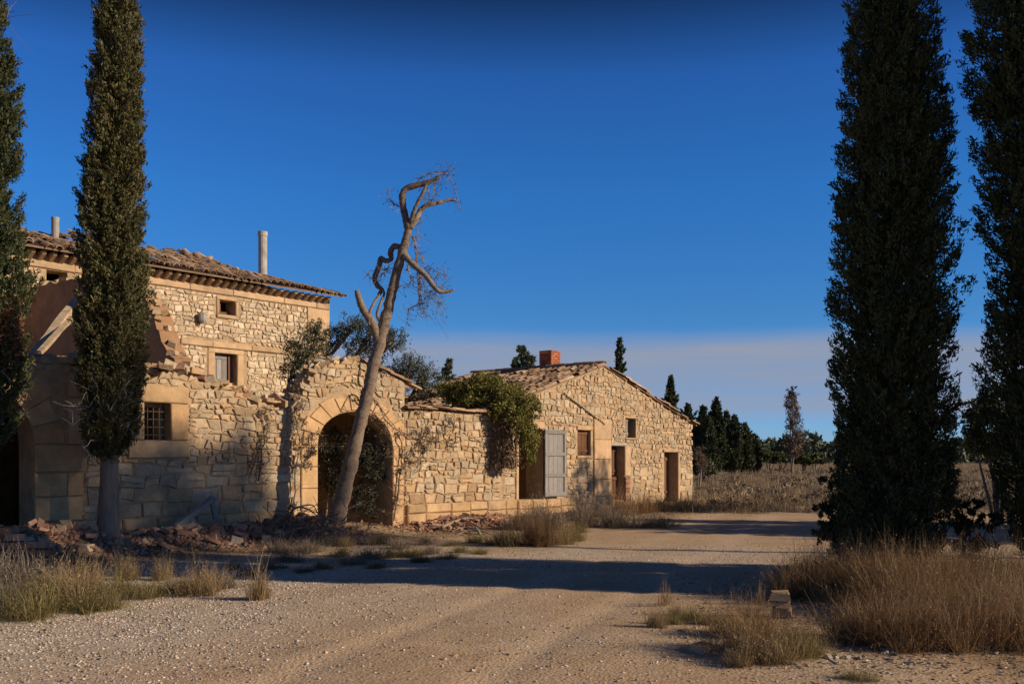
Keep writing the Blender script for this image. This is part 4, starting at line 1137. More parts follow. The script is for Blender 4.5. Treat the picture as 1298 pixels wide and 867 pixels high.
# creeper: bare vines and withered leaves on the wall round the gateway
def vine(name, paths, label, seed, leaf_n=0, group='bare creepers on the walls'):
    rr = random.Random(seed); root = empty(name, world(P(paths[0][0][0], paths[0][0][1])[0], -.1, 0)); tag(root, label, 'creeper', group)
    base = Vector(root.location); mb = MB(); C = []
    for pts in paths:
        pp = []
        for (x, y, *off) in pts:
            u, z = P(x, y, -.1 - (off[0] if off else 0)); pp.append(Vector(world(u, -.1 - (off[0] if off else 0), z)) - base)
        sp_ = spline(pp, 5)
        sp_ = [q + Vector((rr.gauss(0, .012), rr.gauss(0, .012), rr.gauss(0, .012))) for q in sp_]
        mb.tube(sp_, list(np.linspace(.022, .006, len(sp_))), 5)
        for k in range(len(sp_) * 2):
            s = sp_[rr.randrange(len(sp_))]; d = Vector((rr.gauss(0, 1), rr.gauss(0, .3), rr.gauss(0, 1))).normalized() * rr.uniform(.1, .38)
            mid_ = s + d * .5 + Vector((0, 0, rr.gauss(0, .04)))
            mb.tube([s, mid_, s + d], [.007, .005, .002], 3); C.append(s + d)
            for q in range(2): e_ = mid_ + Vector((rr.gauss(0, .08), rr.gauss(0, .04), rr.gauss(0, .08))); mb.tube([mid_, e_], [.004, .002], 3); C.append(e_)
    mb.build('stem', M['twig'], root)
    if leaf_n:
        r = np.random.default_rng(seed); C = np.array([list(c) for c in C]); idx = r.integers(0, len(C), leaf_n)
        hub = r.choice(len(C), max(4, len(C) // 9)); idx = hub[r.integers(0, len(hub), leaf_n)]
        V, F, T = leaves(C[idx] + r.standard_normal((leaf_n, 3)) * .045, r.standard_normal((leaf_n, 3)), r.uniform(.03, .08, leaf_n), .03)
        np_mesh('withered_leaves', V, F, M['ivy_dry'], T, root)
vine('creeper', [[(500, 660), (506, 610), (510, 570), (504, 548), (520, 552), (545, 558), (570, 556)], [(510, 575), (528, 585), (548, 560), (562, 545), (572, 535)], [(506, 600), (525, 570), (540, 540), (530, 520)]], 'bare creeper sprawling over the courtyard wall right of the arch', 61, 900)
vine('creeper', [[(372, 655), (374, 600), (380, 560), (375, 530), (384, 505)], [(376, 590), (392, 580), (396, 550)]], 'bare creeper with withered leaves on the left jamb of the arch', 62, 700)
vine('creeper', [[(328, 610), (332, 570), (340, 540), (330, 520)], [(318, 600), (330, 560), (345, 530)]], 'thin creeper on the ruined wall between window and gateway', 63, 260)
vine('creeper', [[(450, 505), (470, 520), (490, 545), (500, 575)]], 'thin dead vine trailing across the crown of the arch', 64, 160)

# overgrown bush inside the gateway arch
b = world(-1.0, 1.25); b = (b[0], b[1], gz1(b[0], b[1])); D = b[1]
leafy('olive_shrub', b, [rel(b, 420, 565, D, 24, 16, 26), rel(b, 455, 565, D, 30, 18, 30), rel(b, 438, 610, D, 26, 16, 28), rel(b, 474, 590, D, 20, 14, 30), rel(b, 418, 600, D, 20, 14, 32), rel(b, 462, 635, D, 24, 14, 22)], 11000, (.095, .02), M['olive_shaded'], 'overgrown shrub filling the dark gateway arch', 'shrub', seed=57, trunk=(.035, 0))

# ------------------------------------------------------------ dead tree in front of the arch
DT = 20.9
def tp(x, y, dd=0.0): return at(x, y, DT + dd)
b5 = Vector(tp(424, 668)); b5.z = gz1(b5.x, b5.y) - .1
dt = empty('dead_tree', b5); tag(dt, 'leaning dead tree with bleached trunk and twisted bare limbs before the arch', 'dead tree')
def limb(name, pts, rad, k=8, mat='dead_bark', parent=dt, seed=0, wob=.0):
    rr = random.Random(seed + len(pts)); pp = [tp(*p) - b5 for p in pts]; sp_ = spline(pp, 6)
    if wob: sp_ = [q + Vector((rr.gauss(0, wob), rr.gauss(0, wob), rr.gauss(0, wob))) for q in sp_]
    rd = interp_r([q / FPX * DT for q in rad], len(sp_), 6); rd = [q * rr.uniform(.9, 1.12) for q in rd]
    mb = MB().tube(sp_, rd, k)
    mb.v = [tuple(c + rr.gauss(0, .035 * min(rd[min(i // k, len(rd) - 1)], .25)) for c in v) for i, v in enumerate(mb.v)]
    return mb.build(name, M[mat], parent, smooth=True)
limb('trunk', [(418, 684), (425, 662), (433, 635), (441, 600), (449, 568), (457, 535), (466, 498), (474, 462), (482, 430), (490, 398), (498, 365), (506, 335), (513, 308), (519, 288)], [15, 11.5, 10, 9.2, 8.8, 8.4, 8.0, 7.6, 7.2, 6.8, 6.2, 5.6, 5, 4.4], 14, seed=1, wob=.006)
limb('limb', [(518, 292), (514, 276), (511, 262), (510, 248), (514, 240), (524, 236), (538, 233), (548, 229), (558, 225)], [5, 4.6, 4.4, 4.2, 4, 3.8, 3.4, 2.8, 1.6], seed=2)
limb('limb', [(520, 288), (527, 278), (534, 266, .1), (543, 260, .1), (556, 257, .15), (568, 254, .2), (578, 254, .2)], [4.5, 4, 3.4, 3, 2.6, 2.2, 1.4], seed=3)
limb('limb', [(519, 286), (524, 270, -.1), (530, 256, -.1), (537, 243, -.1), (541, 234, 0)], [3.2, 2.8, 2.4, 2.2, 1.6], seed=4)
limb('limb', [(511, 322), (520, 332, -.1), (530, 341, -.15), (540, 350, -.2), (548, 361, -.25), (556, 369, -.25), (566, 370, -.2), (576, 367, -.2)], [5, 4.2, 3.8, 3.4, 3, 2.8, 2.2, 1.4], seed=5)
limb('limb', [(506, 313), (499, 313, .1), (495, 320, .1), (496, 328, .12), (489, 331, .15), (483, 328, .2), (481, 336, .2), (477, 346, .2), (475, 354, .2), (479, 363, .2), (484, 367, .2), (480, 374, .15)], [3.4, 4, 3.6, 3, 3.2, 3.4, 3.4, 3.6, 3.4, 3.2, 3, 2.2], seed=6)
limb('limb', [(480, 436), (474, 415, -.1), (467, 402, -.2), (459, 390, -.25), (452, 368, -.3)], [6.5, 6, 5.4, 4.8, 3.2], seed=7)
limb('limb', [(486, 412), (478, 400, -.1), (482, 385, -.1), (487, 372, 0), (483, 366, .1)], [2.6, 2.2, 1.8, 1.6, 1.2], seed=8)
limb('limb', [(468, 412, -.2), (468, 398, -.25), (474, 384, -.2), (482, 372, 0)], [2.2, 2, 1.8, 1.4], seed=9)
# thin hanging twigs
rr_ = random.Random(77); mb = MB(); tips = []
def tw(pts, r0, r1=.35, wob=.012):
    pp = [tp(*p) - b5 for p in pts]; sp_ = [q + Vector((rr_.gauss(0, wob), rr_.gauss(0, wob), rr_.gauss(0, wob))) for q in spline(pp, 4)]
    mb.tube(sp_, [q / FPX * DT for q in np.linspace(r0, r1, len(sp_))], 4); return sp_
for pts, r0 in (([(548, 230), (556, 222), (566, 217), (571, 212)], .8), ([(530, 228), (540, 222), (556, 218), (570, 226), (578, 245), (584, 266)], .9), ([(551, 229), (550, 244), (546, 256), (541, 252)], .8), ([(511, 262), (500, 259), (492, 252), (491, 240)], .7),
                ([(524, 300), (527, 320), (529, 345), (531, 372), (530, 385), (519, 392), (516, 405), (519, 412)], 1.5), ([(517, 336), (519, 348), (523, 354), (515, 361), (503, 363)], 1.0), ([(522, 300), (530, 318), (537, 330), (538, 342)], .9), ([(532, 345), (533, 370), (536, 395)], 1.1), ([(540, 352), (545, 340), (556, 345), (566, 350)], .7), ([(480, 340), (490, 342), (492, 336)], .8), ([(482, 348), (490, 345), (488, 338)], .7), ([(478, 356), (468, 350), (470, 342)], .7),
                ([(528, 300), (530, 285), (534, 275)], .8), ([(541, 234), (545, 248), (540, 262)], .8), ([(474, 452), (476, 475), (470, 500), (484, 520), (500, 540)], 1.6), ([(466, 500), (478, 512), (492, 536), (520, 552)], 1.4), ([(470, 470), (458, 455), (455, 480), (460, 500)], 1.3), ([(460, 520), (450, 500), (440, 505), (432, 520)], 1.2), ([(470, 480), (485, 470), (495, 478)], 1.0)):
    sp_ = tw(pts, r0); 
    for k in range(len(sp_)):
        for _ in range(2):
            s = sp_[k]; d = Vector((rr_.gauss(.2, 1), rr_.gauss(0, .7), rr_.gauss(-.3, .8))).normalized() * rr_.uniform(.06, .3)
            mb.tube([s, s + d * .5 + Vector((0, 0, -.03)), s + d], [.006, .004, .0015], 3); tips.append(s + d)
for k in range(60):   # the spray of fine dead twigs on the lit side
    x0, y0 = rr_.uniform(528, 560), rr_.uniform(345, 400)
    sp_ = tw([(x0, y0, rr_.uniform(-.4, .2)), (x0 + rr_.gauss(4, 5), y0 + rr_.gauss(4, 6), 0), (x0 + rr_.gauss(8, 8), y0 + rr_.gauss(6, 9), rr_.uniform(-.3, .3))], .35, .15, .01); tips.extend(sp_[-4:])
mb.build('twigs', M['twig'], dt)
r = np.random.default_rng(3); C = np.array([list(t) for t in tips if (t.z + b5.z) > 4.6]); idx = r.integers(0, len(C), 700)
V, F, T = leaves(C[idx] + r.standard_normal((700, 3)) * .03, r.standard_normal((700, 3)), r.uniform(.025, .06, 700), .022)
np_mesh('withered_leaves', V, F, M['purple'], T, dt)

# ------------------------------------------------------------ far trees
def far_cypress(x, ytop, ybase, D, wpx, label, group, seed, mat='pine', n=260):
    X = (x - CX) / FPX * D; b = (X, D, gz1(X, D) - .1); H = EYE + (HOR - ytop) / FPX * D - b[2]; rad = wpx / 2 / FPX * D
    pf = [(H * .06, rad * .35), (H * .2, rad), (H * .45, rad * .95), (H * .7, rad * .68), (H * .88, rad * .34), (H, .03)]
    s = D / 18
    c = cypress('cypress_tree', b, pf, label, group, M[mat], n, 14, H * .02, seed, (0, 0), (.085 * s, .032 * s), bulge=.36, ragged=.22 * s / 3)
    return c
far_cypress(785, 431, 560, 62, 15, 'single pointed cypress standing behind the cottage roof ridge', 'cypresses behind the cottage', 71)
far_cypress(850, 478, 575, 60, 24, 'dark cypress rising beside the lower end of the cottage roof', 'cypresses behind the cottage', 72)
gl = 'conifers in the dark clump beyond the cottage'
for i, (x, y, w_, D, lb) in enumerate(((872, 513, 26, 96, 'conifer at the cottage end of the dark clump'), (891, 515, 24, 98, 'blunt conifer between the cottage-end tree and the tallest one in the clump'), (908, 504, 26, 92, 'tallest pointed conifer in the dark clump beyond the cottage'), (921, 522, 20, 100, 'narrow conifer right behind the tallest in the clump'), (931, 528, 22, 95, 'mid-sized conifer on the descending side of the clump'), (944, 538, 22, 96, 'last but one conifer on the descending side of the clump'), (898, 530, 24, 90, 'low conifer before the tallest in the clump'), (884, 535, 24, 91, 'low conifer before the cottage end of the clump'), (955, 552, 18, 98, 'smallest conifer at the open-field end of the clump'))):
    far_cypress(x, y, 590, D, w_, lb, gl, 80 + i, n=240)
# pine behind the cottage chimney and a small fir behind the wall
def px_tree(name, x, ybase, D, clumps, n, leaf, mat, label, cat, group=None, seed=1, trunk=.12):
    X = (x - CX) / FPX * D; b = (X, D, gz1(X, D) - .05)
    return leafy(name, b, [rel(b, *c[:2], D + (c[4] if len(c) > 4 else 0), c[2], c[2], c[3]) for c in clumps], n, leaf, M[mat], label, cat, group, trunk=(trunk, 0), seed=seed)
px_tree('pine_tree', 665, 590, 58, [(662, 450, 10, 9), (672, 458, 11, 9), (655, 462, 10, 8), (668, 470, 14, 8), (662, 441, 6, 4)], 2200, (.30, .07), 'pine', 'dark pine crown showing above the cottage roof beside the chimney', 'pine tree', seed=91)
px_tree('pine_tree', 568, 590, 52, [(568, 466, 7, 8), (567, 478, 10, 8), (569, 458, 4, 5)], 900, (.26, .06), 'pine', 'small fir tip showing above the courtyard ivy', 'pine tree', seed=92)
px_tree('tree', 1004, 603, 96, [(1006, 555, 14, 22), (1005, 530, 12, 18), (1003, 508, 10, 15), (1004, 496, 6, 8), (1008, 572, 12, 10)], 5200, (.20, .08), 'purple', 'lone thin tree with sparse russet leaves and pale bare trunk in the field', 'tree', seed=93, trunk=.11)
# low green bushes at the foot of the clump
for i, (x, y, s_) in enumerate(((958, 577, 11), (976, 579, 12), (990, 578, 9), (1018, 580, 11), (940, 582, 10), (1035, 581, 10))):
    px_tree('bush', x, 590, 105, [(x, y, s_, 7), (x + 7, y + 2, s_ * .7, 6), (x - 6, y + 3, s_ * .7, 6)], 700, (.34, .20), 'bush', 'pale green bush at the far edge of the field', 'bush', 'bushes at the far field edge', seed=100 + i, trunk=.1)
px_tree('bush', 893, 600, 60, [(893, 590, 12, 9), (884, 594, 9, 7), (902, 597, 8, 6)], 900, (.22, .13), 'bush', 'grey-green bush beside the far corner of the cottage', 'bush', seed=110, trunk=.06)
px_tree('bush', 886, 610, 46, [(886, 575, 12, 15), (892, 588, 12, 12)], 1100, (.14, .02), 'purple', 'bare brown bush behind the far corner of the cottage', 'bush', seed=111, trunk=.05)
# round-crowned tree between the two shaded cypresses
px_tree('holm_oak', 1265, 600, 23.5, [(1245, 520, 26, 22), (1262, 545, 34, 28), (1232, 540, 18, 16), (1275, 510, 30, 26), (1250, 565, 24, 16), (1300, 540, 34, 34)], 9000, (.11, .05), 'bush', 'small round-crowned tree in shade behind the right cypress', 'tree', seed=112, trunk=.045)
# distant pine wood, one mass
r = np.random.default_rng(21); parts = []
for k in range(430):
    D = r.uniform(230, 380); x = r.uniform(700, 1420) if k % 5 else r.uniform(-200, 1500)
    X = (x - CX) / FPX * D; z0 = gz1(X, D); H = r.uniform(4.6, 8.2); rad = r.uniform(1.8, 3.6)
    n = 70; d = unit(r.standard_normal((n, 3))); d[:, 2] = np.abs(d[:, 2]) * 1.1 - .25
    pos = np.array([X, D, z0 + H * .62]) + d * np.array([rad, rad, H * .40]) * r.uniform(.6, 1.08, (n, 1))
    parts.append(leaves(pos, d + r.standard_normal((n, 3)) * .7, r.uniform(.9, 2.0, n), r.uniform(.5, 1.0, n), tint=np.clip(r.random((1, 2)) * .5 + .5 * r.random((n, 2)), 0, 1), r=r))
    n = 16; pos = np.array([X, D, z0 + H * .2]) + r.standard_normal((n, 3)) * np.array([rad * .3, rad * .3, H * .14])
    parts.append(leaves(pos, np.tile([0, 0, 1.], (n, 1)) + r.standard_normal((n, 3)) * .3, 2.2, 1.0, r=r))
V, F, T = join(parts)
tag(np_mesh('pine_wood', V, F, M['hazy_pine'], T), 'distant belt of haze-pale pine wood along the horizon', 'wood', kind='stuff')

# ------------------------------------------------------------ dry grass
def tuft_data(n, h, spread, lean, seed, wd=.006, bend=.35, seeds=0.0, lumps=7):
    """curved, tangled blades from several crowns, some broken over, with short undergrowth and seed husks"""
    r = np.random.default_rng(seed)
    ca, cq = r.uniform(0, 6.28, lumps), spread * np.sqrt(r.random(lumps)) * .8
    cx_, cy_, ch = cq * np.cos(ca), cq * np.sin(ca), r.uniform(.55, 1.1, lumps)
    k = r.integers(0, lumps, n)
    a = r.uniform(0, 2 * np.pi, n); q = spread * .38 * np.abs(r.standard_normal(n)) * .8
    B = np.stack([cx_[k] + q * np.cos(a), cy_[k] + q * np.sin(a), np.full(n, -.02)], 1)
    an = np.where(r.random(n) < .55, a + r.normal(0, .7, n), r.uniform(0, 6.28, n))
    short = r.random(n) < .35
    L = h * ch[k] * np.where(short, r.uniform(.15, .45, n), r.uniform(.5, 1.1, n)); ti = np.clip(np.abs(r.normal(lean * .8, lean * .75, n)), .02, 1.45)
    dirh = np.stack([np.cos(an), np.sin(an), np.zeros(n)], 1)
    up = np.array([0, 0, 1.0])
    m = B + (dirh * np.sin(ti)[:, None] + up * np.cos(ti)[:, None]) * (L * .55)[:, None]
    t2 = ti + bend * r.normal(.7, .7, n) + (r.random(n) < .12) * r.uniform(.8, 1.8, n)
    an2 = an + r.normal(0, .4, n); dirh2 = np.stack([np.cos(an2), np.sin(an2), np.zeros(n)], 1)
    e_ = m + (dirh2 * np.sin(t2)[:, None] + up * np.cos(t2)[:, None]) * (L * .45)[:, None]
    side = np.stack([-np.sin(an), np.cos(an), np.zeros(n)], 1) * np.cos(r.uniform(0, 3.14, n))[:, None] + dirh * .5
    side = unit(side) * (wd * r.uniform(.6, 1.4, n) * .5)[:, None]
    V = np.stack([B - side, B + side, m + side * .8, m - side * .8, e_], 1).reshape(-1, 3)
    V[:, 2] = np.maximum(V[:, 2], -.02)
    kk = 5 * np.arange(n)[:, None]
    F = np.concatenate([kk + [0, 1, 2], kk + [0, 2, 3], kk + [3, 2, 4]], 0)
    T = np.repeat(np.clip(.4 * r.random((lumps, 2))[k] + .6 * r.random((n, 2)), 0, 1), 5, 0)
    ns = int(n * seeds)
    if ns:
        i_ = r.integers(0, n, ns); f = r.random((ns, 1))
        C = m[i_] * (1 - f) + e_[i_] * f + r.standard_normal((ns, 3)) * .008
        C[:, 2] = np.maximum(C[:, 2], .005)
        v, f4, t = leaves(C, r.standard_normal((ns, 3)) + up * .6, r.uniform(.012, .035, ns), r.uniform(.005, .012, ns), r=r)
        f3 = np.concatenate([f4[:, [0, 1, 2]], f4[:, [0, 2, 3]]], 0) + len(V)
        V, F, T = np.concatenate([V, v]), np.concatenate([F, f3]), np.concatenate([T, t])
    return V, F, T
def tuft_mesh(name, mat, *a, **k):
    V, F, T = tuft_data(*a, **k); o = np_mesh(name, V, F, mat, T); me = o.data; bpy.data.objects.remove(o); return me
TU = {}
TU['gold'] = [tuft_mesh('dry_grass', M['grass'], 800, .60, .26, .50, 200 + i, wd=.0045, bend=.5, seeds=1.0) for i in range(3)]
TU['rust'] = [tuft_mesh('dry_grass', M['grass_rust'], 1000, .78, .32, .50, 210 + i, wd=.0045, bend=.6, seeds=.8) for i in range(4)]
TU['green'] = [tuft_mesh('dry_grass', M['grass_green'], 900, .50, .28, .60, 220 + i, wd=.0045, bend=.5, seeds=.6) for i in range(3)]
TU['scrub'] = [tuft_mesh('dry_scrub', M['scrub'], 800, .58, .30, .80, 230 + i, wd=.0055, bend=.9, seeds=1.4) for i in range(3)]
TU['stalk'] = [tuft_mesh('tall_dry_grass', M['grass'], 50, .62, .14, .16, 240 + i, wd=.009, bend=.2, seeds=3) for i in range(3)]
def tuft(kind, x, y, s, label, group, sz=None, jit=0, name=None):
    p = G(x, y)
    X, Y = p.x + R.gauss(0, jit), p.y + R.gauss(0, jit)
    o = bpy.data.objects.new(name or ('tall_dry_grass' if kind == 'stalk' else 'grass_tuft' if kind != 'scrub' else 'scrub_bush'), R.choice(TU[kind])); COL.objects.link(o)
    o.location = (X, Y, gz1(X, Y) - .01); o.rotation_euler = (R.gauss(0, .06), R.gauss(0, .06), R.uniform(0, 6.28)); o.scale = (s * R.uniform(.9, 1.1), s * R.uniform(.9, 1.1), (sz or s) * R.uniform(.9, 1.1))
    tag(o, label, 'grass tuft' if kind != 'scrub' else 'bush', group)
    return o
ga_, gb_ = 'dry grass tufts along the foot of the rubble heap', 'dry grass in the thicket below the shaded cypresses'
for (x, y, k, s, sz) in ((20, 785, 'green', 1.1, .95), (60, 775, 'green', 1.2, 1.1), (100, 770, 'gold', 1.1, 1.15), (120, 775, 'green', .95, 1.0), (80, 755, 'gold', 1.1, 1.2), (40, 745, 'scrub', 1.3, 1.2), (5, 745, 'scrub', 1.2, 1.2), (15, 765, 'scrub', 1.1, 1.0), (108, 750, 'gold', 1.0, 1.2)):
    tuft(k, x, y, s, {'green': 'greenish dry tuft in the big clump edging the gravel', 'gold': 'golden dry tuft in the big clump edging the gravel', 'scrub': 'grey twiggy scrub at the back of the big grass clump'}[k], ga_, sz)
for (x, y, k, s, sz) in ((150, 752, 'green', .8, .75), (175, 758, 'green', .8, .6), (195, 752, 'green', .6, .55), (163, 735, 'gold', .7, .9), (225, 750, 'green', .75, .7), (245, 755, 'gold', .85, .85), (265, 752, 'gold', .8, .95), (280, 745, 'scrub', .6, .7), (205, 735, 'gold', .5, .8)):
    tuft(k, x, y, s, 'low ' + {'green': 'greenish', 'gold': 'golden', 'scrub': 'grey twiggy'}[k] + ' tuft at the gravel edge below the rubble heap', ga_, sz)
tuft('gold', 326, 760, .55, 'lone upright tuft of pale dry grass on the gravel', ga_, .95); tuft('stalk', 328, 760, .8, 'lone sheaf of tall pale stalks on the gravel', ga_, 1.0)
for (x, y) in ((150, 720), (95, 715), (60, 712), (210, 728), (255, 738)): tuft('stalk', x, y, .9, 'tall dry stalks at the foot of the rubble heap', ga_, .9)
# dark scrub in front of the gateway and along the wall
gc_ = 'scrub along the foot of the walls'
for (x, y, k, s, sz) in ((395, 700, 'scrub', 1.0, .7), (430, 705, 'green', .9, .6), (460, 708, 'scrub', 1.0, .6), (500, 706, 'green', .9, .6), (525, 705, 'green', .8, .5), (550, 702, 'scrub', .7, .5), (370, 712, 'scrub', .9, .6), (410, 720, 'green', .7, .4), (345, 720, 'scrub', .7, .5), (480, 690, 'gold', .7, .6), (440, 692, 'gold', .6, .6), (585, 700, 'green', .6, .4), (360, 700, 'scrub', .9, .7), (420, 690, 'scrub', .9, .6), (445, 715, 'scrub', .8, .5), (510, 695, 'scrub', .8, .6), (535, 712, 'green', .7, .4), (565, 708, 'green', .7, .4), (610, 702, 'green', .6, .35), (385, 725, 'green', .6, .35), (475, 720, 'green', .6, .35), (320, 728, 'scrub', .7, .4), (300, 722, 'scrub', .6, .5), (540, 690, 'scrub', .6, .5), (570, 692, 'green', .5, .4)):
    tuft(k, x, y, s, {'scrub': 'grey scrub in shade before the gateway', 'green': 'green weeds in shade before the gateway', 'gold': 'pale dry grass at the foot of the arch'}[k], gc_, sz)
for (x, y, k, s, sz) in ((645, 692, 'green', 1.0, .8), (665, 690, 'rust', .9, .8), (690, 692, 'rust', 1.0, .85), (712, 690, 'gold', .9, .75), (730, 685, 'green', .8, .6), (670, 672, 'scrub', 1.1, 1.1), (690, 668, 'scrub', 1.1, 1.2), (655, 670, 'scrub', .9, .9), (705, 672, 'scrub', 1.0, 1.0), (625, 690, 'green', .8, .5), (600, 688, 'green', .6, .4)):
    tuft(k, x, y, s, {'scrub': 'grey dead bush under the grey door', 'green': 'green and gold tuft below the cottage plinth', 'rust': 'rusty dry tuft below the cottage plinth', 'gold': 'golden dry tuft below the cottage plinth'}[k], gc_, sz * 1.45)
for (x, y, k, s, sz) in ((745, 668, 'scrub', 1.2, .9), (770, 668, 'scrub', 1.2, .9), (795, 668, 'scrub', 1.2, .8), (820, 668, 'scrub', 1.1, .7), (842, 668, 'scrub', 1.0, .6), (730, 660, 'scrub', 1.2, 1.1), (760, 655, 'scrub', 1.3, 1.0), (790, 652, 'rust', 1.2, .9), (815, 650, 'rust', 1.2, .9), (840, 648, 'gold', 1.2, .9), (865, 648, 'gold', 1.2, .9), (735, 675, 'green', .8, .5)):
    tuft(k, x, y, s, {'scrub': 'grey-brown scrub before the cottage doors', 'rust': 'rusty grass before the cottage doors', 'gold': 'golden grass before the right end of the cottage', 'green': 'green weeds before the cottage doors'}[k], gc_, sz * 1.45)
# right foreground
gd_ = 'dry grass beside the brick post'
for (x, y, k, s, sz) in ((835, 795, 'gold', .42, .55), (848, 790, 'green', .4, .45), (880, 785, 'green', .5, .4), (860, 780, 'gold', .4, .35), (905, 790, 'gold', .5, .4), (930, 825, 'rust', .8, .72), (955, 835, 'gold', .85, .75), (985, 835, 'gold', .85, .75), (1010, 830, 'green', .7, .6), (968, 822, 'rust', .7, .6), (925, 805, 'green', .7, .6), (945, 805, 'rust', .7, .6), (1005, 822, 'rust', .6, .5), (1090, 862, 'green', .5, .25), (940, 842, 'gold', .5, .4)):
    tuft(k, x, y, s, {'gold': 'golden dry tuft on the dirt beside the brick post', 'green': 'greenish dry tuft on the dirt beside the brick post', 'rust': 'rusty dry tuft on the dirt beside the brick post'}[k], gd_, sz)
for (x, y, s) in ((838, 768, .5), (848, 766, .55), (965, 765, .5), (990, 762, .5)): tuft('stalk', x, y, s, 'few tall pale stalks standing on the track edge', gd_, .6)
rr_ = random.Random(19)
for k in range(92):
    y = rr_.uniform(742, 822); x = rr_.uniform(1050 + max(0, (y - 790)) * .6, 1325)
    s = .88 if y > 780 else 1.05
    if x < 1125 and 765 < y < 802: continue
    kk = rr_.choice(['rust', 'rust', 'rust', 'gold', 'scrub']); 
    if x > 1200 and rr_.random() < .5: kk = 'scrub'
    tuft(kk, x, y, s, {'rust': 'rusty brown dry tuft in the thicket under the shaded cypresses', 'gold': 'golden dry tuft in the thicket under the shaded cypresses', 'scrub': 'grey twiggy scrub in the thicket under the shaded cypresses'}[kk], gb_, s * rr_.uniform(.75, 1.0))
for (x, y, kk, s) in ((1012, 758, 'rust', .8), (1030, 752, 'rust', .9), (1045, 762, 'gold', .8), (1022, 745, 'gold', .9), (1005, 748, 'rust', .7), (1050, 748, 'rust', 1.0), (1068, 755, 'rust', .9), (1035, 740, 'scrub', .9), (1075, 742, 'scrub', 1.0), (1090, 760, 'rust', .9), (1130, 762, 'rust', 1.0), (1175, 768, 'gold', .9), (1215, 772, 'rust', .95), (1250, 770, 'scrub', 1.0)):
    tuft(kk, x, y, s, {'rust': 'rusty brown dry tuft in the thicket under the shaded cypresses', 'gold': 'golden dry tuft in the thicket under the shaded cypresses', 'scrub': 'grey twiggy scrub in the thicket under the shaded cypresses'}[kk], gb_)
for k in range(14): tuft('stalk', rr_.uniform(1050, 1290), rr_.uniform(745, 775), .9, 'tall straw stalks sticking out of the thicket under the cypresses', gb_, 1.0)
# dark shrubs at the foot of the shaded cypresses
b = G(1082, 735); b = (b.x, b.y + .2, b.z); D = b[1]
leafy('dark_shrub', b, [rel(b, 1068, 640, D, 18, 18, 22), rel(b, 1085, 670, D, 26, 22, 22), rel(b, 1062, 672, D, 20, 18, 16), rel(b, 1050, 608, D, 16, 12, 9), rel(b, 1058, 655, D, 22, 16, 14), rel(b, 1045, 640, D, 14, 12, 14), rel(b, 1044, 675, D, 16, 14, 14), rel(b, 1100, 640, D, 18, 18, 20), rel(b, 1130, 690, D, 34, 22, 16), rel(b, 1075, 695, D, 30, 22, 18), rel(b, 1110, 700, D, 30, 24, 20), rel(b, 1165, 695, D, 30, 22, 16)], 7000, (.07, .03), M['cypress'], 'dark low shrub at the foot of the broad cypress', 'shrub', 'dark shrubs under the cypresses', seed=121, trunk=(.02, 0))
b = G(1235, 735); b = (b.x, b.y + .5, b.z); D = b[1]
leafy('dark_shrub', b, [rel(b, 1218, 645, D, 20, 18, 14), rel(b, 1240, 640, D, 12, 12, 9), rel(b, 1225, 668, D, 24, 20, 12), rel(b, 1255, 660, D, 16, 16, 14), rel(b, 1230, 690, D, 34, 20, 14)], 2200, (.07, .03), M['cypress'], 'dark sprawling shrub between the two shaded cypresses', 'shrub', 'dark shrubs under the cypresses', seed=122, trunk=(.018, 0))

# dry scrub covering the plain
r = np.random.default_rng(61); parts = []
n = 6400
bases = [tuft_data(60, .42, .5, .75, 300 + i, wd=.012, bend=.8) for i in range(8)]
D = 27 * np.exp(r.random(n) * math.log(230 / 27)); x = r.uniform(720, 1420, n)
for k in range(n):
    X = (x[k] - CX) / FPX * D[k]; Y = D[k]; u, w = uw(X, Y)
    if w > -1.0 and u < 15.5: continue
    if x[k] < 800 and D[k] > 40: continue
    if 21 < D[k] < 28.5 and X < 9: continue
    V, F, T = bases[k % 8]; s = r.uniform(.5, 1.3) * (1 + D[k] / 110)
    if X > 10 and D[k] < 34: s *= .55
    a = r.uniform(0, 6.28); c_, s_ = math.cos(a), math.sin(a)
    Vn = np.stack([V[:, 0] * c_ - V[:, 1] * s_, V[:, 0] * s_ + V[:, 1] * c_, V[:, 2] * r.uniform(.7, 1.1)], 1) * s + np.array([X, Y, gz1(X, Y)])
    Tn = T.copy(); Tn[:, 1] = np.clip(.4 * T[:, 1] + .6 * r.random(), 0, 1); Tn[:, 0] = np.clip(.6 * T[:, 0] + .4 * r.random(), 0, 1)
    parts.append((Vn, F, Tn))
dk = []
for k in range(230):
    D_ = 30 * math.exp(r.random() * math.log(4.2)); x_ = r.uniform(800, 1400); X = (x_ - CX) / FPX * D_; u, w = uw(X, D_)
    if w > -1.5 and u < 16: continue
    n_ = 90; d_ = unit(r.standard_normal((n_, 3))); d_[:, 2] = np.abs(d_[:, 2]); q_ = r.uniform(.35, 1.0)
    dk.append(leaves(np.array([X, D_, gz1(X, D_)]) + d_ * np.array([q_, q_, q_ * .45]) * r.uniform(.5, 1, (n_, 1)), d_ + r.standard_normal((n_, 3)) * .6, .16 + D_ * .002, .05 + D_ * .001, r=r))
V, F, T = join(dk); tag(np_mesh('dark_heath', V, F, M['heath'], T), 'dark low heath bushes dotted over the dry plain', 'scrub', kind='stuff')
V, F, T = join(parts[::2]); tag(np_mesh('dry_scrub', V, F, M['scrub'], T), 'low grey-brown scrub spread over the plain beyond the track', 'scrub', kind='stuff')
V, F, T = join(parts[1::2]); tag(np_mesh('dry_field_grass', V, F, M['grass'], T), 'dry straw-coloured grass spread over the plain beyond the track', 'grass', kind='stuff')

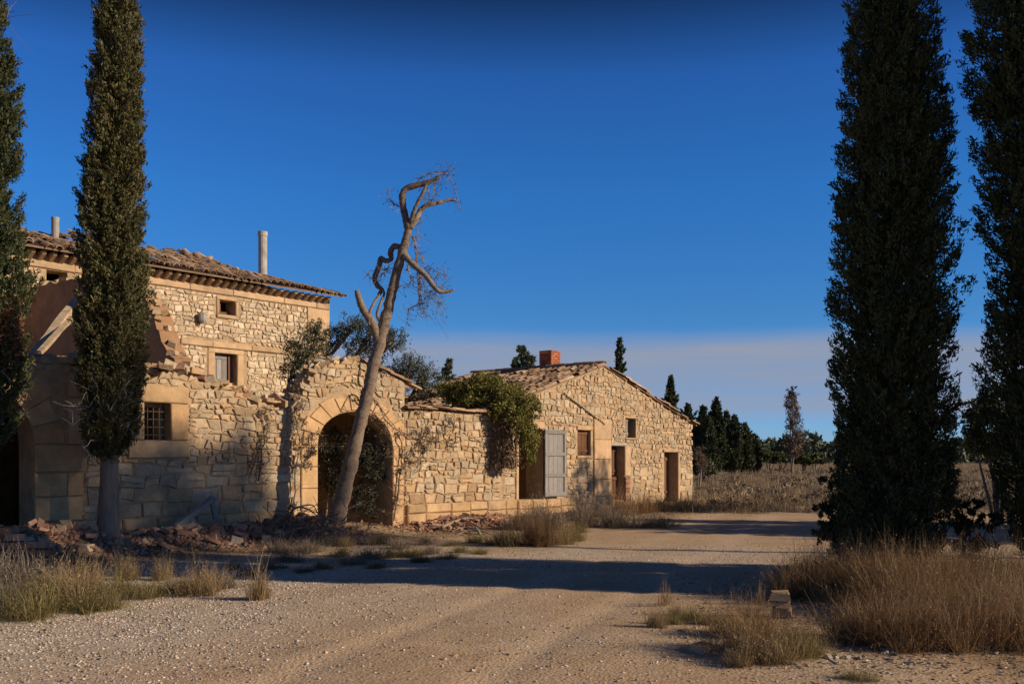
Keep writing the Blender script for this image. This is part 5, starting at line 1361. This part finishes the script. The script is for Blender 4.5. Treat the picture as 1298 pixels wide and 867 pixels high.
# fallen leaves, straw and twigs on the bare soil
r = np.random.default_rng(81)
def litter(name, X, Y, label, mat, sz):
    n = len(X); C = np.stack([X, Y, gz(X, Y) + .008], 1)
    v = leaves(C, np.concatenate([r.standard_normal((n, 2)), r.normal(0, .18, (n, 1))], 1), r.uniform(.5, 1.6, n) * sz, r.uniform(.006, .018, n), r=r)
    tag(np_mesh(name, v[0], v[1], M[mat], v[2]), label, 'litter', kind='stuff')
n = 16000
u = r.uniform(-9, 9, n); w = -np.abs(r.normal(1.2, 1.1, n)) - .15
litter('dry_litter', O2[0] + u * DU[0] + w * DW[0], O2[1] + u * DU[1] + w * DW[1], 'straw, twigs and dead leaves littering the foot of the walls', 'ivy_dry', .06)
n = 9000
X = r.normal(4.2, 1.5, n); Y = r.normal(9.6, 1.6, n); k = (X > 2.0) & (Y > 7) & (Y < 14)
litter('dry_litter', X[k], Y[k], 'straw and dead leaves littering the verge round the brick post', 'scrub', .05)

# ------------------------------------------------------------ rubble
def brick_mesh(L, Wd, H, broken, mat, seed):
    rr = random.Random(seed); mb = MB()
    x0, x1 = -L / 2, L / 2
    V = [(x0, -Wd / 2, 0), (x1, -Wd / 2, 0), (x1, Wd / 2, 0), (x0, Wd / 2, 0), (x0, -Wd / 2, H), (x1, -Wd / 2, H), (x1, Wd / 2, H), (x0, Wd / 2, H)]
    if broken: V = [(v[0] * rr.uniform(.45, 1), v[1] * rr.uniform(.6, 1.05), v[2] * rr.uniform(.75, 1.1)) for v in V]
    else: V = [tuple(c + rr.uniform(-.005, .005) for c in v) for v in V]
    mb.add(V, [(0, 3, 2, 1), (4, 5, 6, 7), (0, 1, 5, 4), (1, 2, 6, 5), (2, 3, 7, 6), (3, 0, 4, 7)], (rr.random(), rr.random()))
    o = mb.build('brick', M[mat], None); me = o.data; bpy.data.objects.remove(o); return me
BR = [brick_mesh(.29, .14, .065, k % 3 != 0, 'brick', 400 + k) for k in range(18)]
ST = [brick_mesh(R.uniform(.18, .34), R.uniform(.14, .24), R.uniform(.09, .16), True, 'stone', 430 + k) for k in range(10)]
def loose(me, X, Y, z, e, label, group, name, cat, s=1.0):
    o = bpy.data.objects.new(name, me); COL.objects.link(o); o.location = (X, Y, z); o.rotation_euler = e; o.scale = (s, s, s); tag(o, label, cat, group)
gl_, gr_ = 'bricks strewn over the shaded rubble heap', 'bricks strewn in the sunlit rubble by the arch'
for k in range(170):
    u = R.uniform(-9.2, -3.0); w = -.9 + R.gauss(0, .5)
    if w > -.2: w = -.2 - R.random() * .4
    X, Y, _ = world(u, w); z = gz1(X, Y)
    if math.hypot(X + 7.02, Y - 17.3) < .3: continue
    if R.random() < .74: loose(R.choice(BR), X, Y, z - .01 + R.random() * .05, (R.gauss(0, .45), R.gauss(0, .45), R.uniform(0, 6.28)), 'broken red brick lying in the shaded rubble heap under the barred window', gl_, 'brick', 'brick', R.uniform(.85, 1.2))
    else: loose(R.choice(ST), X, Y, z - .02, (R.gauss(0, .3), R.gauss(0, .3), R.uniform(0, 6.28)), 'fallen wall stone lying in the shaded rubble heap', 'fallen stones in the shaded rubble heap', 'stone', 'stone', R.uniform(.8, 1.2))
for k in range(90):
    u = R.gauss(1.6, 1.0); w = -.95 + R.gauss(0, .42)
    if w > -.22: w = -.3
    X, Y, _ = world(u, w); z = gz1(X, Y)
    loose(R.choice(BR), X, Y, z - .01 + R.random() * .03, (R.gauss(0, .4), R.gauss(0, .4), R.uniform(0, 6.28)), 'broken red brick lying in the sunlit rubble right of the arch', gr_, 'brick', 'brick', R.uniform(.7, 1.1))
# small sunlit pile at the far left: bricks laid on one another
p0 = G(14, 712)
for lv in range(5):
    for q in range(4 if lv < 3 else 2):
        X, Y = p0.x + (q - 1.7) * .26 + R.gauss(0, .03) + (lv % 2) * .1, p0.y + R.gauss(0, .05) + .1
        loose(BR[(lv * 5 + q) * 3 % 18 // 3 * 3], X, Y, gz1(p0.x, p0.y) - .03 + lv * .115, (R.gauss(0, .06), R.gauss(0, .06), R.gauss(.1, .3)), 'brick in the stacked pile before the arched doorway', 'bricks piled before the arched doorway', 'brick', 'brick', 1.45)
# fine rubble, uncountable
N = 5200; r = np.random.default_rng(71)
u = np.concatenate([r.uniform(-9.2, -2.6, N * 3 // 5), r.normal(1.7, 1.3, N * 2 // 5)]); w = np.clip(-.95 + r.normal(0, .55, N), -3, -.14)
X = O2[0] + u * DU[0] + w * DW[0]; Y = O2[1] + u * DU[1] + w * DW[1]
base = np.array([[1, 0, 0], [0, 1, 0], [-1, 0, 0], [0, -1, 0], [.2, .1, .75], [0, 0, -.6]], float)
Fb = np.array([[0, 1, 4], [1, 2, 4], [2, 3, 4], [3, 0, 4], [1, 0, 5], [2, 1, 5], [3, 2, 5], [0, 3, 5]])
s = r.uniform(.018, .075, N)
B = base[None] * (1 + .35 * r.standard_normal((N, 6, 1))) * s[:, None, None] + np.stack([X, Y, gz(X, Y) + s * .2], 1)[:, None, :]
Fn = (Fb[None] + 6 * np.arange(N)[:, None, None]).reshape(-1, 3)
tag(np_mesh('rubble', B.reshape(-1, 3), Fn, M['brick'], np.repeat(r.random((N, 2)), 6, 0)), 'fine brick and mortar rubble along the foot of the ruined walls', 'rubble', kind='stuff')

# ------------------------------------------------------------ loose timber, branches, brick post, litter
def beam(name, a, b, t, label, mat, cat='beam', group=None, tilt=0):
    a, b = Vector(a), Vector(b); d = b - a
    q = d.to_track_quat('X', 'Z'); Mx = Matrix.Translation(a) @ q.to_matrix().to_4x4() @ Matrix.Rotation(tilt, 4, 'X')
    n = 7; V, F = [], []
    for i in range(n):
        x = d.length * i / (n - 1); j = lambda: R.uniform(-.012, .012)
        for (sy, sz) in ((-1, -1), (1, -1), (1, 1), (-1, 1)): V.append(Mx @ Vector((x, sy * t[0] / 2 + j(), sz * t[1] / 2 + j())))
    for i in range(n - 1):
        for k in range(4): F.append((4 * i + k, 4 * i + (k + 1) % 4, 4 * i + 4 + (k + 1) % 4, 4 * i + 4 + k))
    F += [(3, 2, 1, 0), (4 * n - 4, 4 * n - 3, 4 * n - 2, 4 * n - 1)]
    o = MB().add(V, F).build(name, M[mat], None, origin=tuple(a)); tag(o, label, cat, group); return o
gt_ = 'timbers leaning in the roofless room'
beam('timber_beam', world(-7.7, 1.8, 3.52), world(-5.40, 4.55, 5.24), (.17, .13), 'thick pale roof timber leaning against the brown cross wall', 'wood_pale', 'beam', gt_)
beam('timber_beam', world(-7.95, .95, 3.54), world(-5.36, 4.6, 5.0), (.09, .08), 'thin pale roof timber leaning beside the thick one', 'wood_pale', 'beam', gt_)
# broken timber frame propped on the rubble
fr = empty('timber_frame', world(-4.3, -.8, 0)); tag(fr, 'broken grey timber frame propped against the wall over the rubble', 'timber frame')
def on_w(x, y, w): u, z = P(x, y, w); return Vector(world(u, w, z))
o = Vector(fr.location)
def fpart(a, b, t, nm):
    a, b = on_w(*a) - o, on_w(*b) - o; d = b - a
    Mx = Matrix.Translation(a) @ d.to_track_quat('X', 'Z').to_matrix().to_4x4()
    MB().box((0, -t / 2, -t / 2), (d.length, t / 2, t / 2), M=Mx, jit=.008).build(nm, M['wood_grey'], fr)
fpart((222, 668, -1.0), (268, 633, -.35), .09, 'rail'); fpart((268, 630, -.33), (277, 676, -.7), .08, 'post'); fpart((238, 652, -.75), (258, 674, -.9), .06, 'brace')
# branches heaped by the wall
rr_ = random.Random(23)
def branch(paths, label, mat='twig', r0=.028, group='fallen branches by the arch', name='fallen_branch', w_=None):
    p0 = G(*paths[0][0][:2]); root = empty(name, p0); tag(root, label, 'branch', group); mb = MB()
    for i, pts in enumerate(paths):
        pp = []
        for (x, y, D) in pts: pp.append(at(x, y, D) - p0)
        sp_ = spline(pp, 5); mb.tube(sp_, list(np.linspace(r0 if i == 0 else r0 * .6, .006, len(sp_))), 6)
    mb.build('wood', M[mat], root, smooth=True)
branch([[(612, 688, 20.9), (606, 672, 21.6), (598, 663, 22.2)], [(606, 672, 21.6), (590, 668, 21.8), (575, 672, 21.6)]], 'bleached forked branch lying on the sunlit rubble', 'wood_grey', .045)
branch([[(560, 668, 22.0), (585, 658, 22.6), (610, 657, 22.8), (626, 664, 22.3)], [(585, 658, 22.6), (600, 664, 22.0), (616, 672, 21.6)], [(575, 661, 22.4), (590, 668, 22.0), (622, 668, 22.0)]], 'long grey branches heaped below the courtyard plinth', 'twig', .04)
branch([[(575, 680, 21.2), (595, 672, 21.6), (620, 676, 21.4)], [(595, 672, 21.6), (602, 682, 21.0), (610, 684, 21.0)]], 'thin crooked branch lying over the bricks', 'twig', .03)
branch([[(372, 668, 20.8), (368, 652, 20.8), (376, 643, 20.7), (390, 645, 20.7), (400, 652, 20.6), (410, 662, 20.5)], [(376, 643, 20.7), (396, 640, 20.8), (404, 655, 20.7)]], 'bent hoop of dead branch beside the dead tree', 'twig', .035)
branch([[(398, 655, 20.4), (415, 670, 20.0), (432, 684, 19.6)]], 'straight dead branch lying at the foot of the dead tree', 'twig', .035)
mb_root = G(385, 684); rt = empty('brushwood_heap', mb_root); tag(rt, 'dark heap of dead brushwood between wall and dead tree', 'brushwood')
mb = MB()
for k in range(150):
    p = Vector((rr_.gauss(0, .55), rr_.gauss(.2, .35), abs(rr_.gauss(0, .25)))); d = Vector((rr_.gauss(0, 1), rr_.gauss(0, .6), rr_.gauss(.2, .6))).normalized() * rr_.uniform(.3, .9)
    mb.tube([p - d * .5, p + Vector((rr_.gauss(0, .05), 0, rr_.gauss(0, .06))), p + d * .5], [.012, .009, .004], 4)
mb.build('twigs', M['twig'], rt)
# brick post
pp_ = G(990, 782); bp_ = empty('brick_post', pp_, -.25); tag(bp_, 'short crumbling brick post in the dry grass beside the track', 'post')
zz = -.05; k = 0
for (h, wd, off) in ((.075, .19, .0), (.075, .18, .01), (.075, .15, .02), (.085, .20, -.01)):
    MB().box((-wd / 2 + off, -.1, zz), (wd / 2 + off, .1, zz + h - .012), jit=.012).build('brick', M['brick'] if k < 2 else M['ashlar'], bp_)
    MB().box((-wd / 2 + off + .02, -.085, zz + h - .013), (wd / 2 + off - .02, .085, zz + h + .001), jit=.006).build('mortar_bed', M['mortar'], bp_)
    zz += h; k += 1
# stones and pale litter on the right verge
for (x, y, s, lb) in ((890, 826, 1.0, 'weathered flat stone half hidden in the grass at the track edge'), (868, 800, .5, 'small stone in the short grass at the track edge')):
    p = G(x, y); loose(ST[3], p.x, p.y, p.z - .02, (0, 0, .5), lb, None, 'stone', 'stone', s)
for k in range(40):
    p = G(R.gauss(1085, 40), R.gauss(828, 9)); L = R.uniform(.015, .07)
    o = MB().box((-L, -L * R.uniform(.15, .4), 0), (L, L * .2, .012), jit=.008).build('bark_strip', M['litter'], None); o.location = (p.x, p.y, p.z + .002); o.rotation_euler = (R.gauss(0, .15), R.gauss(0, .15), R.uniform(0, 3.1)); tag(o, 'pale curled bark strip on the bare soil before the thicket', 'bark', 'pale bark strips on the right verge')
for (pts, lb) in (([(1170, 800, 8.9), (1166, 780, 8.9), (1176, 768, 8.85), (1180, 771, 8.85)], 'bleached hooked stick standing in the thicket'), ([(1182, 816, 8.7), (1185, 790, 8.8), (1195, 775, 8.8), (1198, 768, 8.8)], 'bleached straight stick standing in the thicket')):
    branch([pts], lb, 'wood_grey', .010, 'bleached sticks in the thicket', 'dead_stick')
# clods and larger stones on the track
for k in range(46):
    x, y = R.uniform(120, 980), R.uniform(765, 862)
    p = G(x, y); loose(R.choice(ST), p.x, p.y, p.z - .006, (R.gauss(0, .3), R.gauss(0, .3), R.uniform(0, 6)), 'small loose stone lying on the dirt track', 'small stones on the track', 'stone', 'stone', R.uniform(.07, .19))
